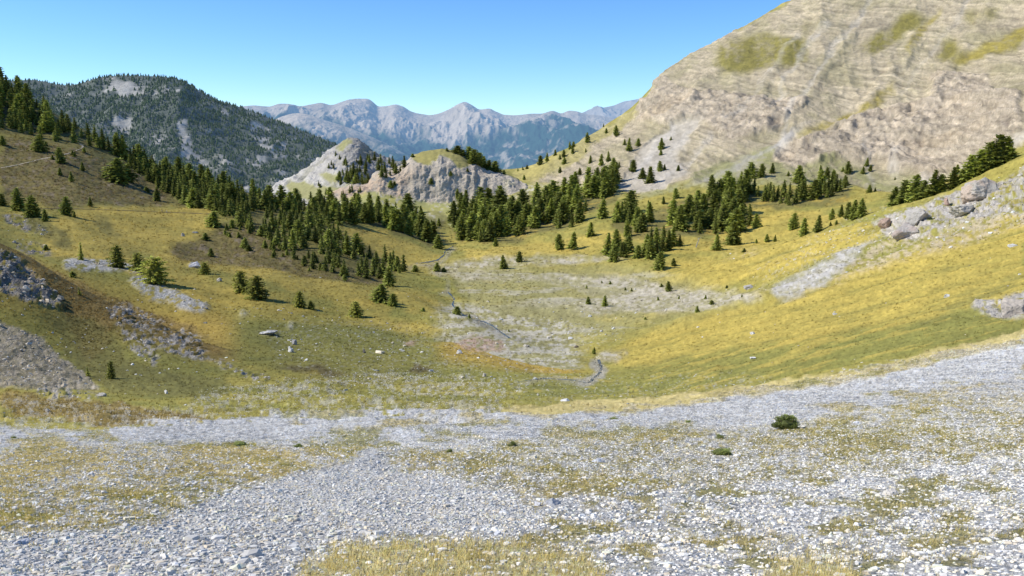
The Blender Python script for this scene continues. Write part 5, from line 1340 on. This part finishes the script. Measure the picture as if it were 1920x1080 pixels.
# ------------------------------------------------------------------ two hikers on the level path
M_skin = simple_mat('skin', (.50, .30, .21), .6, .05); M_hair = simple_mat('hair', (.05, .035, .025), .7, .1)
def cloth(n, c): return simple_mat(n, c, .85, .1)
def person(u, v, label, shirt, trousers, pack, seed):
    import bmesh
    loc, _ = hit(u, v); root = empty('person', loc, math.radians(-95), label, 'person')      # walking along the path to the right
    def skin(name, joints, edges, mat, parent=root, sub=1):
        me = bpy.data.meshes.new(name); me.from_pydata([j[0] for j in joints], edges, []); me.update(); me.materials.append(mat)
        o = obj(name, me, parent); m = o.modifiers.new('skin', 'SKIN'); m.use_smooth_shade = True
        for i, j in enumerate(joints):
            sv = me.skin_vertices[0].data[i]; rr = j[1]; sv.radius = rr if isinstance(rr, tuple) else (rr, rr); sv.use_root = (i == 0)
        s = o.modifiers.new('sub', 'SUBSURF'); s.levels = sub; s.render_levels = sub
        return o
    # local frame: +y is forward; walking mid stride
    J = [((0,0,.93),(.15,.10)),((0,.01,1.10),(.13,.09)),((0,.03,1.30),(.16,.10)),((0,.03,1.44),(.09,.07)),((0,.04,1.52),.05),((0,.06,1.60),(.07,.08)),((0,.06,1.68),(.075,.09)),
         ((.17,.03,1.40),.055),((.23,-.08,1.14),.042),((.22,.08,.95),.033),((.215,.13,.90),.03),((-.17,.03,1.40),.055),((-.23,.08,1.15),.042),((-.21,.26,1.02),.033),((-.20,.31,1.0),.03),
         ((.09,.0,.88),.09),((.10,.22,.50),.062),((.10,.24,.10),.042),((.10,.36,.03),.036),((-.09,.0,.88),.09),((-.10,-.08,.50),.062),((-.10,-.34,.16),.042),((-.10,-.26,.04),.036)]
    E = [(0,1),(1,2),(2,3),(3,4),(4,5),(5,6),(3,7),(7,8),(8,9),(9,10),(3,11),(11,12),(12,13),(13,14),(0,15),(15,16),(16,17),(17,18),(0,19),(19,20),(20,21),(21,22)]
    body = skin('body', J, E, M_skin)
    # fingers of both hands
    for sx, hx, hy, hz in ((1, .215, .13, .90), (-1, -.20, .31, 1.0)):
        for q, (dx, ln) in enumerate(((-.026, .07), (-.009, .08), (.009, .075), (.026, .06))):
            skin('finger', [((hx + dx, hy, hz), .010), ((hx + dx, hy + ln * .55, hz - .02), .009), ((hx + dx * .9, hy + ln * .8, hz - .05), .007)], [(0,1),(1,2)], M_skin, body)
        skin('thumb', [((hx - sx * .03, hy - .02, hz), .011), ((hx - sx * .055, hy + .02, hz - .015), .010), ((hx - sx * .055, hy + .05, hz - .03), .008)], [(0,1),(1,2)], M_skin, body)
    skin('shirt', [((0,0,.95),(.165,.115)),((0,.01,1.12),(.150,.11)),((0,.03,1.30),(.18,.12)),((0,.03,1.42),(.11,.085)),((.17,.03,1.39),.072),((.215,-.05,1.20),.062),((-.17,.03,1.39),.072),((-.215,.06,1.20),.062)], [(0,1),(1,2),(2,3),(3,4),(4,5),(3,6),(6,7)], cloth('hiker_shirt', shirt))
    skin('trousers', [((0,0,.95),(.160,.115)),((.09,.0,.86),.105),((.10,.20,.52),.080),((.10,.235,.22),.062),((-.09,.0,.86),.105),((-.10,-.07,.52),.080),((-.10,-.26,.25),.062)], [(0,1),(1,2),(2,3),(0,4),(4,5),(5,6)], cloth('hiker_trousers', trousers))
    for sx, y0 in ((.10, .24), (-.10, -.33)): skin('boot', [((sx, y0, .12), .055), ((sx, y0 + .02, .05), .052), ((sx, y0 + .15, .035), .045)], [(0,1),(1,2)], cloth('boot_leather', (.06, .045, .03)))
    skin('hair', [((0,.03,1.70),(.085,.09)),((0,-.005,1.63),(.075,.06))], [(0,1)], M_hair)
    skin('nose', [((0,.135,1.63),.014),((0,.155,1.61),.012)], [(0,1)], M_skin, body)
    for sx in (-.085, .085): skin('ear', [((sx,.05,1.64),.014),((sx,.05,1.61),.012)], [(0,1)], M_skin, body)
    # backpack: a thing carried by the person
    bp = skin('backpack', [((0,-.20,1.02),(.13,.09)),((0,-.21,1.22),(.15,.11)),((0,-.18,1.42),(.11,.08))], [(0,1),(1,2)], cloth('backpack_cloth', pack), None)
    bp.parent = None; bp.location = root.location; bp.rotation_euler = root.rotation_euler
    bp['label'] = 'rucksack carried by the ' + label.split(' on ')[0]; bp['category'] = 'backpack'
person(304, 399, 'hiker in dark grey clothes on the level path, left of the pair', (.16, .17, .22), (.05, .05, .06), (.25, .26, .32), 1)
person(313, 400, 'hiker in a white top on the level path, right of the pair', (.80, .80, .80), (.30, .28, .25), (.78, .78, .80), 2)
# ------------------------------------------------------------------ camera, sun, sky
cam = bpy.data.cameras.new('camera'); co = bpy.data.objects.new('camera', cam); COL.objects.link(co)
cam.sensor_width = 36; cam.lens = 36 * F / 1920; cam.clip_start = .05; cam.clip_end = 60000
co.location = (0, 0, 0); co.rotation_euler = (math.pi / 2 - P, 0, 0)
scene.camera = co
SUN_EL, SUN_DIR = math.radians(44), Vector((.995, .05, 0)).normalized()     # light travels towards +x, a little away from the camera
sun = bpy.data.lights.new('sun', 'SUN'); sun.energy = 5.0; sun.angle = math.radians(.5); sun.color = (1, .94, .83)
so = bpy.data.objects.new('sun', sun); COL.objects.link(so)
dv = Vector((SUN_DIR.x * math.cos(SUN_EL), SUN_DIR.y * math.cos(SUN_EL), -math.sin(SUN_EL)))
so.rotation_euler = dv.to_track_quat('-Z', 'Y').to_euler(); so.location = (-50, -20, 60)
w = bpy.data.worlds.new('World'); scene.world = w; w.use_nodes = True
nt = w.node_tree; nt.nodes.clear()
sky = nt.nodes.new('ShaderNodeTexSky'); sky.sky_type = 'NISHITA'; sky.sun_disc = False
sky.sun_elevation = SUN_EL; sky.sun_rotation = math.atan2(-SUN_DIR.x, -SUN_DIR.y)
sky.altitude = 2200; sky.air_density = 1.0; sky.dust_density = .3; sky.ozone_density = 1.5
bg = nt.nodes.new('ShaderNodeBackground'); bg.inputs[1].default_value = .15
hs = nt.nodes.new('ShaderNodeHueSaturation'); hs.inputs['Saturation'].default_value = 1.22; hs.inputs['Value'].default_value = 1.12
wo = nt.nodes.new('ShaderNodeOutputWorld')
nt.links.new(sky.outputs[0], hs.inputs['Color']); tint = nt.nodes.new('ShaderNodeMix'); tint.data_type = 'RGBA'; tint.blend_type = 'MULTIPLY'; tint.inputs[0].default_value = 1; tint.inputs[7].default_value = (.76, .94, 1.12, 1)
nt.links.new(hs.outputs[0], tint.inputs[6]); nt.links.new(tint.outputs[2], bg.inputs[0]); nt.links.new(bg.outputs[0], wo.inputs[0])
scene.view_settings.view_transform = 'Standard'; scene.view_settings.look = 'None'
scene.view_settings.exposure = 0; scene.view_settings.gamma = 1
scene.render.engine = 'CYCLES'
scene.cycles.max_bounces = 4; scene.cycles.diffuse_bounces = 2; scene.cycles.use_denoising = True
